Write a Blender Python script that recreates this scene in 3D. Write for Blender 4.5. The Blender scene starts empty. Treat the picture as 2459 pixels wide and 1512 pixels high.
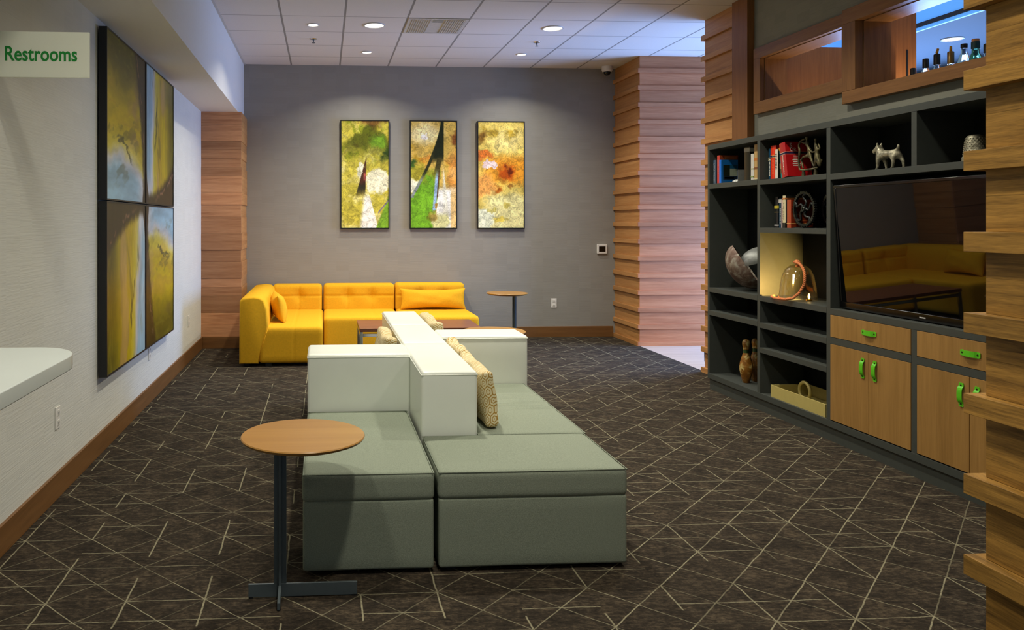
import bpy, bmesh, math, random
import numpy as np
from mathutils import Vector, Matrix, Euler

random.seed(7)
SC = bpy.context.scene
COL = SC.collection
PI = math.pi

# ------------------------------------------------------------------ camera
FPX, CX, CY, EYE = 1860.0, 895.0, 534.0, 1.45
YAW = math.atan((CX - 778.0) / FPX)
cd = bpy.data.cameras.new('camera')
cam = bpy.data.objects.new('camera', cd)
COL.objects.link(cam)
cam.location = (0, 0, EYE)
cam.rotation_euler = (PI / 2, 0, -YAW)
cd.sensor_fit = 'HORIZONTAL'
cd.sensor_width = 36.0
cd.lens = FPX / 2459.0 * 36.0
cd.shift_x = (2459 / 2 - CX) / 2459.0
cd.shift_y = (CY - 1512 / 2) / 2459.0
cd.clip_start = 0.05
SC.camera = cam

# ------------------------------------------------------------------ world, daylight, exposure
w = bpy.data.worlds.new('world')
SC.world = w
w.use_nodes = True
w.node_tree.nodes['Background'].inputs[0].default_value = (0.48, 0.74, 0.96, 1)
w.node_tree.nodes['Background'].inputs[1].default_value = 0.33

def area(name, loc, rot, sx, sy, col, watts, shape='RECTANGLE', spread=PI):
    l = bpy.data.lights.new(name, 'AREA')
    l.shape = shape
    l.size = sx
    l.size_y = sy
    l.color = col
    l.energy = watts
    l.spread = spread
    o = bpy.data.objects.new(name, l)
    COL.objects.link(o)
    o.location = loc
    o.rotation_euler = rot
    return o

# cool daylight through the big window of the bar area, at the far right
area('daylight', (6.55, 7.95, 1.40), (PI / 2, 0, PI / 2), 2.6, 2.1, (0.27, 0.47, 1.0), 380)
BIG_W, SMALL_W = 26.0, 15.0
WARM = (1.0, 0.94, 0.79)

SC.view_settings.view_transform = 'Standard'
SC.view_settings.look = 'None'
SC.view_settings.gamma = 1.0
SC.view_settings.use_curve_mapping = False
SC.view_settings.exposure = 0.14
SC.cycles.use_denoising = True
SC.cycles.max_bounces = 8
SC.cycles.sample_clamp_indirect = 6.0
SC.cycles.caustics_reflective = False
SC.cycles.caustics_refractive = False

# ------------------------------------------------------------------ materials
def lin(c):
    out = []
    for v in c[:3]:
        v = v / 255.0
        out.append(v / 12.92 if v <= 0.04045 else ((v + 0.055) / 1.055) ** 2.4)
    return (out[0], out[1], out[2], 1.0)

class NT:
    def __init__(s, name):
        s.m = bpy.data.materials.new(name)
        s.m.use_nodes = True
        s.t = s.m.node_tree
        s.b = s.t.nodes['Principled BSDF']
        s.out = s.t.nodes['Material Output']
    def n(s, typ, **kw):
        x = s.t.nodes.new(typ)
        for k, v in kw.items():
            setattr(x, k, v)
        return x
    def l(s, a, b):
        s.t.links.new(a, b)
    def val(s, inp, v):
        if hasattr(v, 'is_output'):
            s.l(v, inp)
        else:
            inp.default_value = v
    def math(s, op, a, b=None, c=None):
        x = s.n('ShaderNodeMath', operation=op)
        s.val(x.inputs[0], a)
        if b is not None: s.val(x.inputs[1], b)
        if c is not None: s.val(x.inputs[2], c)
        return x.outputs[0]
    def vmath(s, op, a, b=None):
        x = s.n('ShaderNodeVectorMath', operation=op)
        s.val(x.inputs[0], a)
        if b is not None: s.val(x.inputs[1], b)
        return x.outputs[1] if op in ('LENGTH', 'DOT_PRODUCT') else x.outputs[0]
    def coords(s, scale=(1, 1, 1), rot=(0, 0, 0)):
        tc = s.n('ShaderNodeTexCoord')
        mp = s.n('ShaderNodeMapping')
        mp.inputs['Scale'].default_value = scale
        mp.inputs['Rotation'].default_value = rot
        s.l(tc.outputs['Object'], mp.inputs[0])
        return mp.outputs[0]
    def noise(s, vec, scale, detail=4, rough=0.55, dist=0.0):
        x = s.n('ShaderNodeTexNoise')
        s.l(vec, x.inputs['Vector'])
        x.inputs['Scale'].default_value = scale
        x.inputs['Detail'].default_value = detail
        x.inputs['Roughness'].default_value = rough
        x.inputs['Distortion'].default_value = dist
        return x.outputs['Fac']
    def mix(s, f, a, b, typ='MIX'):
        x = s.n('ShaderNodeMix', data_type='RGBA', blend_type=typ)
        s.val(x.inputs[0], f)
        s.val(x.inputs[6], a)
        s.val(x.inputs[7], b)
        return x.outputs[2]
    def ramp(s, f, stops):
        x = s.n('ShaderNodeValToRGB')
        el = x.color_ramp.elements
        while len(el) < len(stops): el.new(0.5)
        for e, (p, c) in zip(el, stops):
            e.position = p
            e.color = c
        s.l(f, x.inputs[0])
        return x.outputs[0]
    def smooth(s, v, lo, hi, a=0.0, b=1.0):
        x = s.n('ShaderNodeMapRange', interpolation_type='SMOOTHSTEP')
        s.l(v, x.inputs[0])
        for i, q in zip((1, 2, 3, 4), (lo, hi, a, b)): x.inputs[i].default_value = q
        return x.outputs[0]
    def bump(s, h, strength, dist=0.01):
        x = s.n('ShaderNodeBump')
        x.inputs['Strength'].default_value = strength
        x.inputs['Distance'].default_value = dist
        s.l(h, x.inputs['Height'])
        s.l(x.outputs[0], s.b.inputs['Normal'])
    def base(s, c): s.val(s.b.inputs['Base Color'], c)
    def set(s, rough=0.5, metal=0.0, spec=0.5, **kw):
        s.b.inputs['Roughness'].default_value = rough
        s.b.inputs['Metallic'].default_value = metal
        s.b.inputs['Specular IOR Level'].default_value = spec
        for k, v in kw.items():
            s.b.inputs[k].default_value = v

def plain(name, c, rough=0.5, metal=0.0, spec=0.5, var=0.08, scale=30, bump=0.0, bscale=200, stretch=(1, 1, 1), **kw):
    t = NT(name)
    v = t.coords(stretch)
    n = t.noise(v, scale)
    c1 = lin(c)
    lo = tuple(x * (1 - var) for x in c1[:3]) + (1,)
    hi = tuple(min(1, x * (1 + var)) for x in c1[:3]) + (1,)
    t.base(t.ramp(n, [(0.3, lo), (0.7, hi)]))
    t.set(rough, metal, spec, **kw)
    if bump > 0:
        t.bump(t.noise(v, bscale, 3), bump, 0.004)
    return t.m

def wood(name, dark, light, grain='X', rough=0.45, rnd=0.25, spec=0.35, gs=1.0, fine=1.0):
    """Streaky grain that runs along one axis; every board (object) gets a shade of its own."""
    t = NT(name)
    sc = {'X': (1.2, 22, 22), 'Y': (22, 1.2, 22), 'Z': (22, 22, 1.2)}[grain]
    sc = tuple(q * gs for q in sc)
    tc = t.n('ShaderNodeTexCoord')
    oi = t.n('ShaderNodeObjectInfo')
    off = t.n('ShaderNodeCombineXYZ')
    r37 = t.math('MULTIPLY', oi.outputs['Random'], 37.0)
    for i in range(3): t.l(r37, off.inputs[i])
    vec = t.vmath('ADD', tc.outputs['Object'], off.outputs[0])
    mp = t.n('ShaderNodeMapping')
    mp.inputs['Scale'].default_value = sc
    t.l(vec, mp.inputs[0])
    n1 = t.noise(mp.outputs[0], 1.0, 6, 0.6, 0.6)
    n2 = t.noise(mp.outputs[0], 5.0 * fine, 4, 0.6, 0.3)
    f = t.math('ADD', t.math('MULTIPLY', n1, 0.65), t.math('MULTIPLY', n2, 0.35))
    c = t.ramp(f, [(0.32, lin(dark)), (0.68, lin(light))])
    br = t.math('ADD', t.math('MULTIPLY', t.math('SUBTRACT', oi.outputs['Random'], 0.5), rnd), 1.0)
    hs = t.n('ShaderNodeHueSaturation')
    t.l(c, hs.inputs['Color'])
    t.l(br, hs.inputs['Value'])
    t.base(hs.outputs[0])
    t.set(rough, 0, spec)
    t.bump(n2, 0.12, 0.002)
    return t.m

def attr_mat(name, rough=0.5, spec=0.4, coat=0.0):
    """Colours painted on the vertices of the surface itself (pictures, book covers, plank stains)."""
    t = NT(name)
    a = t.n('ShaderNodeAttribute')
    a.attribute_name = 'Col'
    t.l(a.outputs['Color'], t.b.inputs['Base Color'])
    t.set(rough, 0, spec)
    t.b.inputs['Coat Weight'].default_value = coat
    return t.m

def emit(name, c, strength):
    t = NT(name)
    t.b.inputs['Base Color'].default_value = lin(c)
    t.b.inputs['Emission Color'].default_value = lin(c)
    t.b.inputs['Emission Strength'].default_value = strength
    return t.m

def carpet_mat():
    t = NT('carpet_weave')
    tc = t.n('ShaderNodeTexCoord')
    P = tc.outputs['Object']
    wn = t.n('ShaderNodeTexNoise')
    t.l(P, wn.inputs['Vector'])
    wn.inputs['Scale'].default_value = 9.0
    wn.inputs['Detail'].default_value = 3.0
    off = t.vmath('SUBTRACT', wn.outputs['Color'], (0.5, 0.5, 0.5))
    sc = t.n('ShaderNodeVectorMath', operation='SCALE')
    t.l(off, sc.inputs[0])
    sc.inputs['Scale'].default_value = 0.011
    Q = t.vmath('ADD', P, sc.outputs[0])
    sp = t.n('ShaderNodeSeparateXYZ')
    t.l(Q, sp.inputs[0])
    x, y = sp.outputs[0], sp.outputs[1]
    U = 0.300
    a = t.math('DIVIDE', t.math('SUBTRACT', t.math('ADD', x, y), 2.86), U)
    b = t.math('DIVIDE', t.math('ADD', t.math('SUBTRACT', x, y), 0.775), U)
    def dist(v, k):
        f = t.math('FRACT', t.math('ADD', v, 0.5))
        return t.math('MULTIPLY', t.math('ABSOLUTE', t.math('SUBTRACT', f, 0.5)), k)
    def rnd(u, v, seed):
        cb = t.n('ShaderNodeCombineXYZ')
        t.l(t.math('FLOOR', t.math('ADD', u, 0.5)), cb.inputs[0])
        t.l(t.math('FLOOR', v), cb.inputs[1])
        cb.inputs[2].default_value = seed
        wnn = t.n('ShaderNodeTexWhiteNoise', noise_dimensions='3D')
        t.l(cb.outputs[0], wnn.inputs['Vector'])
        return wnn.outputs['Value']
    def line(d, wd):
        return t.smooth(d, wd * 0.55, wd * 1.25, 1.0, 0.0)
    # both families of diagonals, strength changing from stretch to stretch
    la = t.math('MULTIPLY', line(dist(a, U * 0.707), 0.0024), t.smooth(rnd(a, b, 1.0), 0.1, 0.8, 0.40, 1.0))
    lb = t.math('MULTIPLY', line(dist(b, U * 0.707), 0.0028), t.math('MULTIPLY', t.smooth(rnd(b, a, 2.0), 0.0, 0.7, 0.45, 1.0), t.smooth(x, 0.2, 1.3, 0.5, 1.0)))
    r = t.math('SUBTRACT', a, b)
    c = t.math('ADD', a, b)
    lr = t.math('MULTIPLY', line(dist(r, U * 0.5), 0.0025), t.smooth(rnd(r, t.math('MULTIPLY', c, 0.5), 3.0), 0.42, 0.62, 0.0, 0.85))
    lc = t.math('MULTIPLY', line(dist(t.math('MULTIPLY', c, 0.5), U), 0.0036), t.math('MULTIPLY', t.smooth(rnd(t.math('MULTIPLY', c, 0.5), t.math('MULTIPLY', r, 0.75), 4.0), 0.38, 0.40), t.smooth(x, 0.3, 1.0, 1.0, 0.85)))
    m = t.math('MAXIMUM', t.math('MAXIMUM', la, lb), t.math('MAXIMUM', lr, lc))
    wear = t.noise(P, 60.0, 3)
    m = t.math('MULTIPLY', m, t.smooth(wear, 0.25, 0.55, 0.35, 1.0))
    mp = t.n('ShaderNodeMapping')
    mp.inputs['Scale'].default_value = (20, 60, 20)
    t.l(P, mp.inputs[0])
    n1 = t.noise(mp.outputs[0], 1.0, 5, 0.65, 1.2)
    n2 = t.noise(P, 7.0, 4, 0.7)
    n3 = t.noise(P, 55.0, 3, 0.7)
    f = t.math('ADD', t.math('ADD', t.math('MULTIPLY', n1, 0.45), t.math('MULTIPLY', n2, 0.30)), t.math('MULTIPLY', n3, 0.25))
    base = t.ramp(f, [(0.36, lin((22, 19, 15))), (0.50, lin((49, 42, 34))), (0.66, lin((92, 80, 64)))])
    t.base(t.mix(m, base, lin((140, 134, 110))))
    t.set(0.95, 0, 0.15)
    t.bump(t.noise(P, 260.0, 2), 0.5, 0.004)
    return t.m

def wallpaper(name, c, along, cdev=0.06, b=0.35):
    """Woven wall covering: blocks of short ribs running along the wall."""
    t = NT(name)
    tc = t.n('ShaderNodeTexCoord')
    sp = t.n('ShaderNodeSeparateXYZ')
    t.l(tc.outputs['Object'], sp.inputs[0])
    u = sp.outputs[0] if along == 'X' else sp.outputs[1]
    z = sp.outputs[2]
    cell = t.n('ShaderNodeCombineXYZ')
    t.l(t.math('FLOOR', t.math('MULTIPLY', u, 6.5)), cell.inputs[0])
    t.l(t.math('FLOOR', t.math('MULTIPLY', z, 13.0)), cell.inputs[1])
    wnn = t.n('ShaderNodeTexWhiteNoise', noise_dimensions='3D')
    t.l(cell.outputs[0], wnn.inputs['Vector'])
    st = t.n('ShaderNodeCombineXYZ')
    t.l(t.math('MULTIPLY', u, 3.2), st.inputs[0])
    t.l(t.math('MULTIPLY', z, 120.0), st.inputs[1])
    t.l(t.math('MULTIPLY', wnn.outputs['Value'], 9.0), st.inputs[2])
    rib = t.noise(st.outputs[0], 1.0, 3, 0.5)
    c1 = lin(c)
    f = t.math('ADD', t.math('MULTIPLY', rib, 0.5), t.math('MULTIPLY', wnn.outputs['Value'], 0.5))
    lo = tuple(q * (1 - cdev) for q in c1[:3]) + (1,)
    hi = tuple(q * (1 + cdev) for q in c1[:3]) + (1,)
    t.base(t.ramp(f, [(0.2, lo), (0.8, hi)]))
    t.set(0.85, 0, 0.2)
    t.bump(rib, b, 0.004)
    return t.m

def ceiling_mat():
    t = NT('ceiling_tile')
    tc = t.n('ShaderNodeTexCoord')
    sp = t.n('ShaderNodeSeparateXYZ')
    t.l(tc.outputs['Object'], sp.inputs[0])
    P = 0.6015
    def d(v, o):
        q = t.math('DIVIDE', t.math('SUBTRACT', v, o), P)
        return t.math('MULTIPLY', t.math('ABSOLUTE', t.math('SUBTRACT', t.math('FRACT', t.math('ADD', q, 0.5)), 0.5)), P)
    dx, dy = d(sp.outputs[0], 0.197), d(sp.outputs[1], 7.362)
    gx = t.smooth(dx, 0.0085, 0.0110, 1, 0)
    gy = t.smooth(dy, 0.0060, 0.0090, 1, 0)
    g = t.math('MAXIMUM', gx, t.math('MULTIPLY', gy, 0.8))
    n = t.noise(tc.outputs['Object'], 220.0, 3)
    base = t.ramp(n, [(0.3, lin((214, 212, 208))), (0.7, lin((226, 224, 220)))])
    t.base(t.mix(g, base, lin((150, 148, 142))))
    t.set(0.9, 0, 0.2)
    hgt = t.math('SUBTRACT', 1.0, g)
    t.bump(hgt, 0.4, 0.006)
    return t.m

def hex_fabric():
    """Cream cloth with stretched gold hexagons, one inside the other."""
    t = NT('hexagon_cloth')
    tc = t.n('ShaderNodeTexCoord')
    mp = t.n('ShaderNodeMapping')
    mp.inputs['Scale'].default_value = (27.0, 27.0, 19.0)
    t.l(tc.outputs['Object'], mp.inputs[0])
    sp = t.n('ShaderNodeSeparateXYZ')
    t.l(mp.outputs[0], sp.inputs[0])
    p = t.n('ShaderNodeCombineXYZ')
    t.l(t.math('ADD', sp.outputs[0], sp.outputs[1]), p.inputs[0])
    t.l(sp.outputs[2], p.inputs[1])
    S = (1.0, 1.7320508, 1.0)
    H = (0.5, 0.8660254, 0.0)
    def wrap(v):
        q = t.n('ShaderNodeVectorMath', operation='WRAP')
        t.l(v, q.inputs[0])
        q.inputs[1].default_value = S
        q.inputs[2].default_value = (0, 0, 0)
        return t.vmath('SUBTRACT', q.outputs[0], H)
    A = wrap(p.outputs[0])
    B = wrap(t.vmath('ADD', p.outputs[0], H))
    lt = t.math('LESS_THAN', t.vmath('DOT_PRODUCT', A, A), t.vmath('DOT_PRODUCT', B, B))
    mx = t.n('ShaderNodeMix', data_type='VECTOR')
    t.l(lt, mx.inputs[0])
    t.l(B, mx.inputs[4])
    t.l(A, mx.inputs[5])
    G = t.vmath('ABSOLUTE', mx.outputs[1])
    d = t.math('MAXIMUM', t.vmath('DOT_PRODUCT', G, (1, 0, 0)), t.vmath('DOT_PRODUCT', G, H))
    rings = t.math('ABSOLUTE', t.math('SUBTRACT', t.math('FRACT', t.math('MULTIPLY', d, 4.1)), 0.5))
    m = t.smooth(rings, 0.28, 0.37, 0, 1)
    t.base(t.mix(m, lin((226, 214, 176)), lin((176, 138, 66))))
    t.set(0.9, 0, 0.2)
    t.bump(t.noise(tc.outputs['Object'], 300.0, 2), 0.2, 0.002)
    return t.m

def patina(name, c1, c2, c3, scale, metal=0.7, rough=0.5):
    t = NT(name)
    v = t.coords()
    n = t.noise(v, scale, 5, 0.6, 0.8)
    t.base(t.ramp(n, [(0.38, lin(c1)), (0.52, lin(c2)), (0.62, lin(c3))]))
    t.set(rough, metal, 0.4)
    t.bump(n, 0.2, 0.004)
    return t.m

def glass(name, c, rough=0.02, ior=1.45, trans=1.0):
    t = NT(name)
    t.b.inputs['Base Color'].default_value = lin(c)
    t.b.inputs['Transmission Weight'].default_value = trans
    t.b.inputs['IOR'].default_value = ior
    t.b.inputs['Roughness'].default_value = rough
    return t.m

M = {}
M['carpet'] = carpet_mat()
M['oakfloor'] = wood('pale_oak_floor', (176, 160, 145), (205, 190, 176), 'X', 0.4)
M['wall_l'] = wallpaper('ribbed_white_wallcovering', (212, 212, 204), 'Y', 0.025, 0.38)
M['wall_b'] = wallpaper('grey_grasscloth', (148, 145, 138), 'X', 0.04, 0.22)
M['wall_r'] = wallpaper('taupe_grasscloth', (136, 136, 124), 'Y', 0.05, 0.3)
M['paint'] = plain('white_paint', (222, 220, 214), 0.8, var=0.01)
M['ceil'] = ceiling_mat()
M['base'] = wood('stained_skirting', (104, 71, 38), (132, 92, 52), 'Y', 0.4, 0.1)
M['base_x'] = wood('stained_skirting_back', (104, 71, 38), (132, 92, 52), 'X', 0.4, 0.1)
M['cedar'] = wood('cedar_boards_along_x', (170, 106, 68), (206, 144, 102), 'X', 0.5, 0.34)
M['cedar_y'] = wood('cedar_boards_along_y', (160, 108, 58), (196, 146, 90), 'Y', 0.5, 0.22)
M['cedar_z'] = wood('cedar_upright', (120, 78, 42), (150, 100, 56), 'Z', 0.5, 0.1)
M['cedarplank'] = wood('stained_cedar_plank', (160, 106, 70), (204, 152, 110), 'X', 0.5, 0.6)
M['oak'] = wood('rough_oak_along_y', (92, 64, 22), (184, 138, 64), 'Y', 0.55, 0.16, gs=2.6, fine=1.3)
M['winframe'] = wood('walnut_window_frame', (116, 78, 40), (150, 106, 60), 'Y', 0.45, 0.12)
M['winframe_z'] = wood('walnut_window_stile', (116, 78, 40), (150, 106, 60), 'Z', 0.45, 0.12)
M['door'] = wood('cabinet_veneer', (138, 102, 52), (166, 126, 70), 'Z', 0.4, 0.06, gs=0.8)
M['tabletop'] = wood('light_walnut_veneer', (158, 112, 50), (180, 133, 66), 'X', 0.3, 0.0, gs=0.3, spec=0.5)
M['darktop'] = wood('dark_walnut_veneer', (104, 62, 44), (136, 84, 60), 'X', 0.3, 0.0, gs=0.6)
M['console'] = plain('charcoal_laminate', (62, 66, 62), 0.5, var=0.05, spec=0.4)
M['console_in'] = plain('black_laminate', (20, 22, 21), 0.7, var=0.05, spec=0.15)
M['yellow'] = plain('mustard_wool', (228, 172, 36), 0.9, var=0.06, scale=60, bump=0.25, bscale=350, spec=0.15)
M['green'] = plain('sage_woven_cloth', (137, 145, 129), 0.9, var=0.16, scale=240, bump=0.35, bscale=420, spec=0.15)
M['white'] = plain('cream_vinyl', (234, 238, 228), 0.32, var=0.015, scale=8, spec=0.5)
M['hex'] = hex_fabric()
M['steel'] = plain('grey_powder_steel', (92, 102, 106), 0.38, 0.35, var=0.04)
M['chrome'] = plain('polished_chrome', (205, 205, 205), 0.12, 1.0, var=0.02)
M['black'] = plain('matt_black', (16, 16, 16), 0.5, var=0.1)
M['blackgloss'] = plain('gloss_black_plastic', (9, 9, 10), 0.15, var=0.05)
M['screen'] = plain('dark_glass_screen', (4, 4, 5), 0.02, var=0.0, spec=0.4)
M['frame'] = plain('black_picture_frame', (18, 18, 18), 0.4, var=0.05)
M['art'] = attr_mat('printed_picture', 0.35, 0.4)
M['cover'] = attr_mat('printed_cover', 0.3, 0.5)
M['pages'] = plain('paper_pages', (214, 204, 178), 0.9, var=0.1, scale=10, stretch=(1, 60, 1))
M['plastic'] = plain('white_plastic', (228, 226, 220), 0.35, var=0.01)
M['darkslot'] = plain('dark_slot', (40, 38, 36), 0.6)
M['vent'] = plain('vent_grey', (196, 196, 192), 0.5)
M['lime'] = plain('lime_leather', (88, 190, 20), 0.45, var=0.06, bump=0.1)
M['screw'] = plain('dark_screw', (60, 58, 50), 0.3, 0.9)
M['brass'] = plain('brushed_brass', (190, 152, 62), 0.32, 1.0, var=0.06, scale=40, stretch=(1, 1, 12))
M['traygold'] = plain('gold_lacquer', (190, 174, 104), 0.4, 0.15, var=0.03)
M['rope'] = plain('orange_rope', (214, 128, 74), 0.8, var=0.15, scale=90)
t_ = NT('thin_clear_glass')
tr = t_.n('ShaderNodeBsdfTransparent')
tr.inputs[0].default_value = (0.97, 0.94, 0.86, 1)
gl = t_.n('ShaderNodeBsdfGlossy')
gl.inputs['Roughness'].default_value = 0.03
lw = t_.n('ShaderNodeLayerWeight')
lw.inputs[0].default_value = 0.5
fr = t_.n('ShaderNodeMapRange')
t_.l(t_.math('POWER', lw.outputs['Facing'], 3.0), fr.inputs[0])
fr.inputs[3].default_value = 0.04
fr.inputs[4].default_value = 0.55
ms = t_.n('ShaderNodeMixShader')
t_.l(fr.outputs[0], ms.inputs[0])
t_.l(tr.outputs[0], ms.inputs[1])
t_.l(gl.outputs[0], ms.inputs[2])
t_.l(ms.outputs[0], t_.out.inputs[0])
M['clearglass'] = t_.m
M['bottleglass'] = glass('bottle_glass', (225, 235, 240), 0.02, 1.3)
M['greenglass'] = glass('green_bottle_glass', (90, 150, 120), 0.02, 1.3)
M['amber'] = glass('amber_spirit', (230, 160, 20), 0.02, 1.33)
M['bronze'] = patina('verdigris_bronze', (58, 54, 40), (96, 90, 62), (122, 114, 82), 30, 0.6, 0.45)
M['pewter'] = patina('cast_pewter', (120, 116, 98), (150, 146, 124), (178, 172, 150), 40, 0.5, 0.45)
M['iron'] = patina('black_iron', (34, 36, 36), (52, 55, 55), (70, 74, 74), 24, 0.8, 0.3)
M['rust'] = patina('rusted_sheet', (96, 74, 62), (124, 106, 94), (160, 156, 142), 14, 0.4, 0.6)
M['zinc'] = patina('dull_zinc', (110, 112, 108), (128, 130, 126), (142, 144, 140), 10, 0.5, 0.5)
M['pin'] = patina('worn_pin_wood', (112, 70, 20), (140, 92, 30), (190, 172, 110), 16, 0.0, 0.35)
M['pinband'] = plain('green_band', (40, 66, 30), 0.4)
t_ = NT('frosted_sign_acrylic')
tb_ = t_.n('ShaderNodeBsdfTranslucent')
tb_.inputs[0].default_value = lin((248, 250, 240))
df_ = t_.n('ShaderNodeBsdfDiffuse')
df_.inputs[0].default_value = lin((240, 242, 230))
ms = t_.n('ShaderNodeMixShader')
ms.inputs[0].default_value = 0.42
t_.l(df_.outputs[0], ms.inputs[1])
t_.l(tb_.outputs[0], ms.inputs[2])
t_.l(ms.outputs[0], t_.out.inputs[0])
M['signplate'] = t_.m
M['signgreen'] = plain('green_lettering', (10, 128, 44), 0.5, var=0.0)
M['counter'] = plain('white_quartz', (196, 203, 200), 0.35, var=0.02, scale=4)
M['lens'] = emit('lamp_lens', (255, 246, 236), 3.0)
M['barglow'] = emit('blue_bar_glow', (90, 165, 245), 0.55)  # on the ceiling step, emission stands in for blue light falling on it
M['barceil'] = plain('bar_ceiling', (76, 94, 106), 0.8, var=0.01)
M['bookgrey'] = plain('bookend_steel', (150, 152, 146), 0.4, 0.4)
M['lettering'] = plain('pale_lettering', (225, 220, 205), 0.5, var=0.0)
M['gold'] = plain('gold_foil', (200, 170, 70), 0.4, 0.5)

# ------------------------------------------------------------------ mesh helpers
def link(name, me, mat=None, parent=None, loc=None, rot=None):
    o = bpy.data.objects.new(name, me)
    COL.objects.link(o)
    if mat is not None:
        for m in (mat if isinstance(mat, (list, tuple)) else [mat]):
            me.materials.append(m)
    if parent is not None: o.parent = parent
    if loc is not None: o.location = loc
    if rot is not None: o.rotation_euler = rot
    return o

def fin(name, bm, mat, parent=None, smooth=False, loc=None, rot=None, bevel=0.0, seg=2):
    bmesh.ops.recalc_face_normals(bm, faces=bm.faces)
    me = bpy.data.meshes.new(name)
    bm.to_mesh(me)
    bm.free()
    if smooth:
        for p in me.polygons: p.use_smooth = True
    o = link(name, me, mat, parent, loc, rot)
    if bevel > 0:
        md = o.modifiers.new('bevel', 'BEVEL')
        md.width = bevel
        md.segments = seg
        md.limit_method = 'ANGLE'
        md.angle_limit = math.radians(40)
        wn = o.modifiers.new('wn', 'WEIGHTED_NORMAL')
        wn.keep_sharp = True
        for p in me.polygons: p.use_smooth = True
    return o

def bxm(bm, x0, x1, y0, y1, z0, z1, mi=0):
    v = [bm.verts.new(p) for p in ((x0, y0, z0), (x1, y0, z0), (x1, y1, z0), (x0, y1, z0), (x0, y0, z1), (x1, y0, z1), (x1, y1, z1), (x0, y1, z1))]
    fs = []
    for f in ((0, 3, 2, 1), (4, 5, 6, 7), (0, 1, 5, 4), (1, 2, 6, 5), (2, 3, 7, 6), (3, 0, 4, 7)):
        q = bm.faces.new([v[i] for i in f])
        q.material_index = mi
        fs.append(q)
    return v

def box(name, x0, x1, y0, y1, z0, z1, mat, parent=None, bevel=0.0, seg=2):
    bm = bmesh.new()
    bxm(bm, x0, x1, y0, y1, z0, z1)
    return fin(name, bm, mat, parent, bevel=bevel, seg=seg)

def prism(name, pts, axis, a0, a1, mat, parent=None, bevel=0.0, seg=2):
    """Outline in the plane across `axis`, pushed from a0 to a1."""
    def P(p, a):
        return {'Y': (p[0], a, p[1]), 'X': (a, p[0], p[1]), 'Z': (p[0], p[1], a)}[axis]
    bm = bmesh.new()
    A = [bm.verts.new(P(p, a0)) for p in pts]
    B = [bm.verts.new(P(p, a1)) for p in pts]
    bm.faces.new(A)
    bm.faces.new(B[::-1])
    n = len(pts)
    for i in range(n):
        bm.faces.new((A[i], A[(i + 1) % n], B[(i + 1) % n], B[i]))
    return fin(name, bm, mat, parent, bevel=bevel, seg=seg)

def lathe_bm(bm, prof, seg=40, c=(0, 0, 0), mi=0):
    rows = []
    for r, z in prof:
        if r < 1e-5:
            rows.append([bm.verts.new((c[0], c[1], c[2] + z))])
        else:
            rows.append([bm.verts.new((c[0] + r * math.cos(2 * PI * k / seg), c[1] + r * math.sin(2 * PI * k / seg), c[2] + z)) for k in range(seg)])
    for A, B in zip(rows, rows[1:]):
        for k in range(seg):
            k2 = (k + 1) % seg
            q = [A[k % len(A)], A[k2 % len(A)], B[k2 % len(B)], B[k % len(B)]]
            u = []
            for v in q:
                if v not in u: u.append(v)
            if len(u) >= 3:
                f = bm.faces.new(u)
                f.material_index = mi
                f.smooth = True

def lathe(name, prof, mat, parent=None, seg=40, loc=None, rot=None, c=(0, 0, 0)):
    bm = bmesh.new()
    lathe_bm(bm, prof, seg, c)
    o = fin(name, bm, mat, parent, True, loc, rot)
    es = o.modifiers.new('split', 'EDGE_SPLIT')
    es.split_angle = math.radians(50)
    return o

def tube_bm(bm, pts, r, seg=8, closed=False, cap=True):
    pts = [Vector(p) for p in pts]
    n = len(pts)
    rs = r if isinstance(r, (list, tuple)) else [r] * n
    rings = []
    up = Vector((0, 0, 1))
    for i, p in enumerate(pts):
        a = pts[(i - 1) % n] if (closed or i > 0) else p
        b = pts[(i + 1) % n] if (closed or i < n - 1) else p
        d = (b - a).normalized()
        u = up - d * up.dot(d)
        if u.length < 1e-3: u = Vector((1, 0, 0)) - d * d.x
        u.normalize()
        up = u
        s = d.cross(u)
        rings.append([bm.verts.new(p + (u * math.cos(2 * PI * k / seg) + s * math.sin(2 * PI * k / seg)) * rs[i]) for k in range(seg)])
    for i in range(n if closed else n - 1):
        A, B = rings[i], rings[(i + 1) % n]
        for k in range(seg):
            f = bm.faces.new((A[k], A[(k + 1) % seg], B[(k + 1) % seg], B[k]))
            f.smooth = True
    if not closed and cap:
        bm.faces.new(rings[0])
        bm.faces.new(rings[-1][::-1])

def tube(name, pts, r, mat, parent=None, seg=8, closed=False):
    bm = bmesh.new()
    tube_bm(bm, pts, r, seg, closed)
    return fin(name, bm, mat, parent, True)

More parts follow.
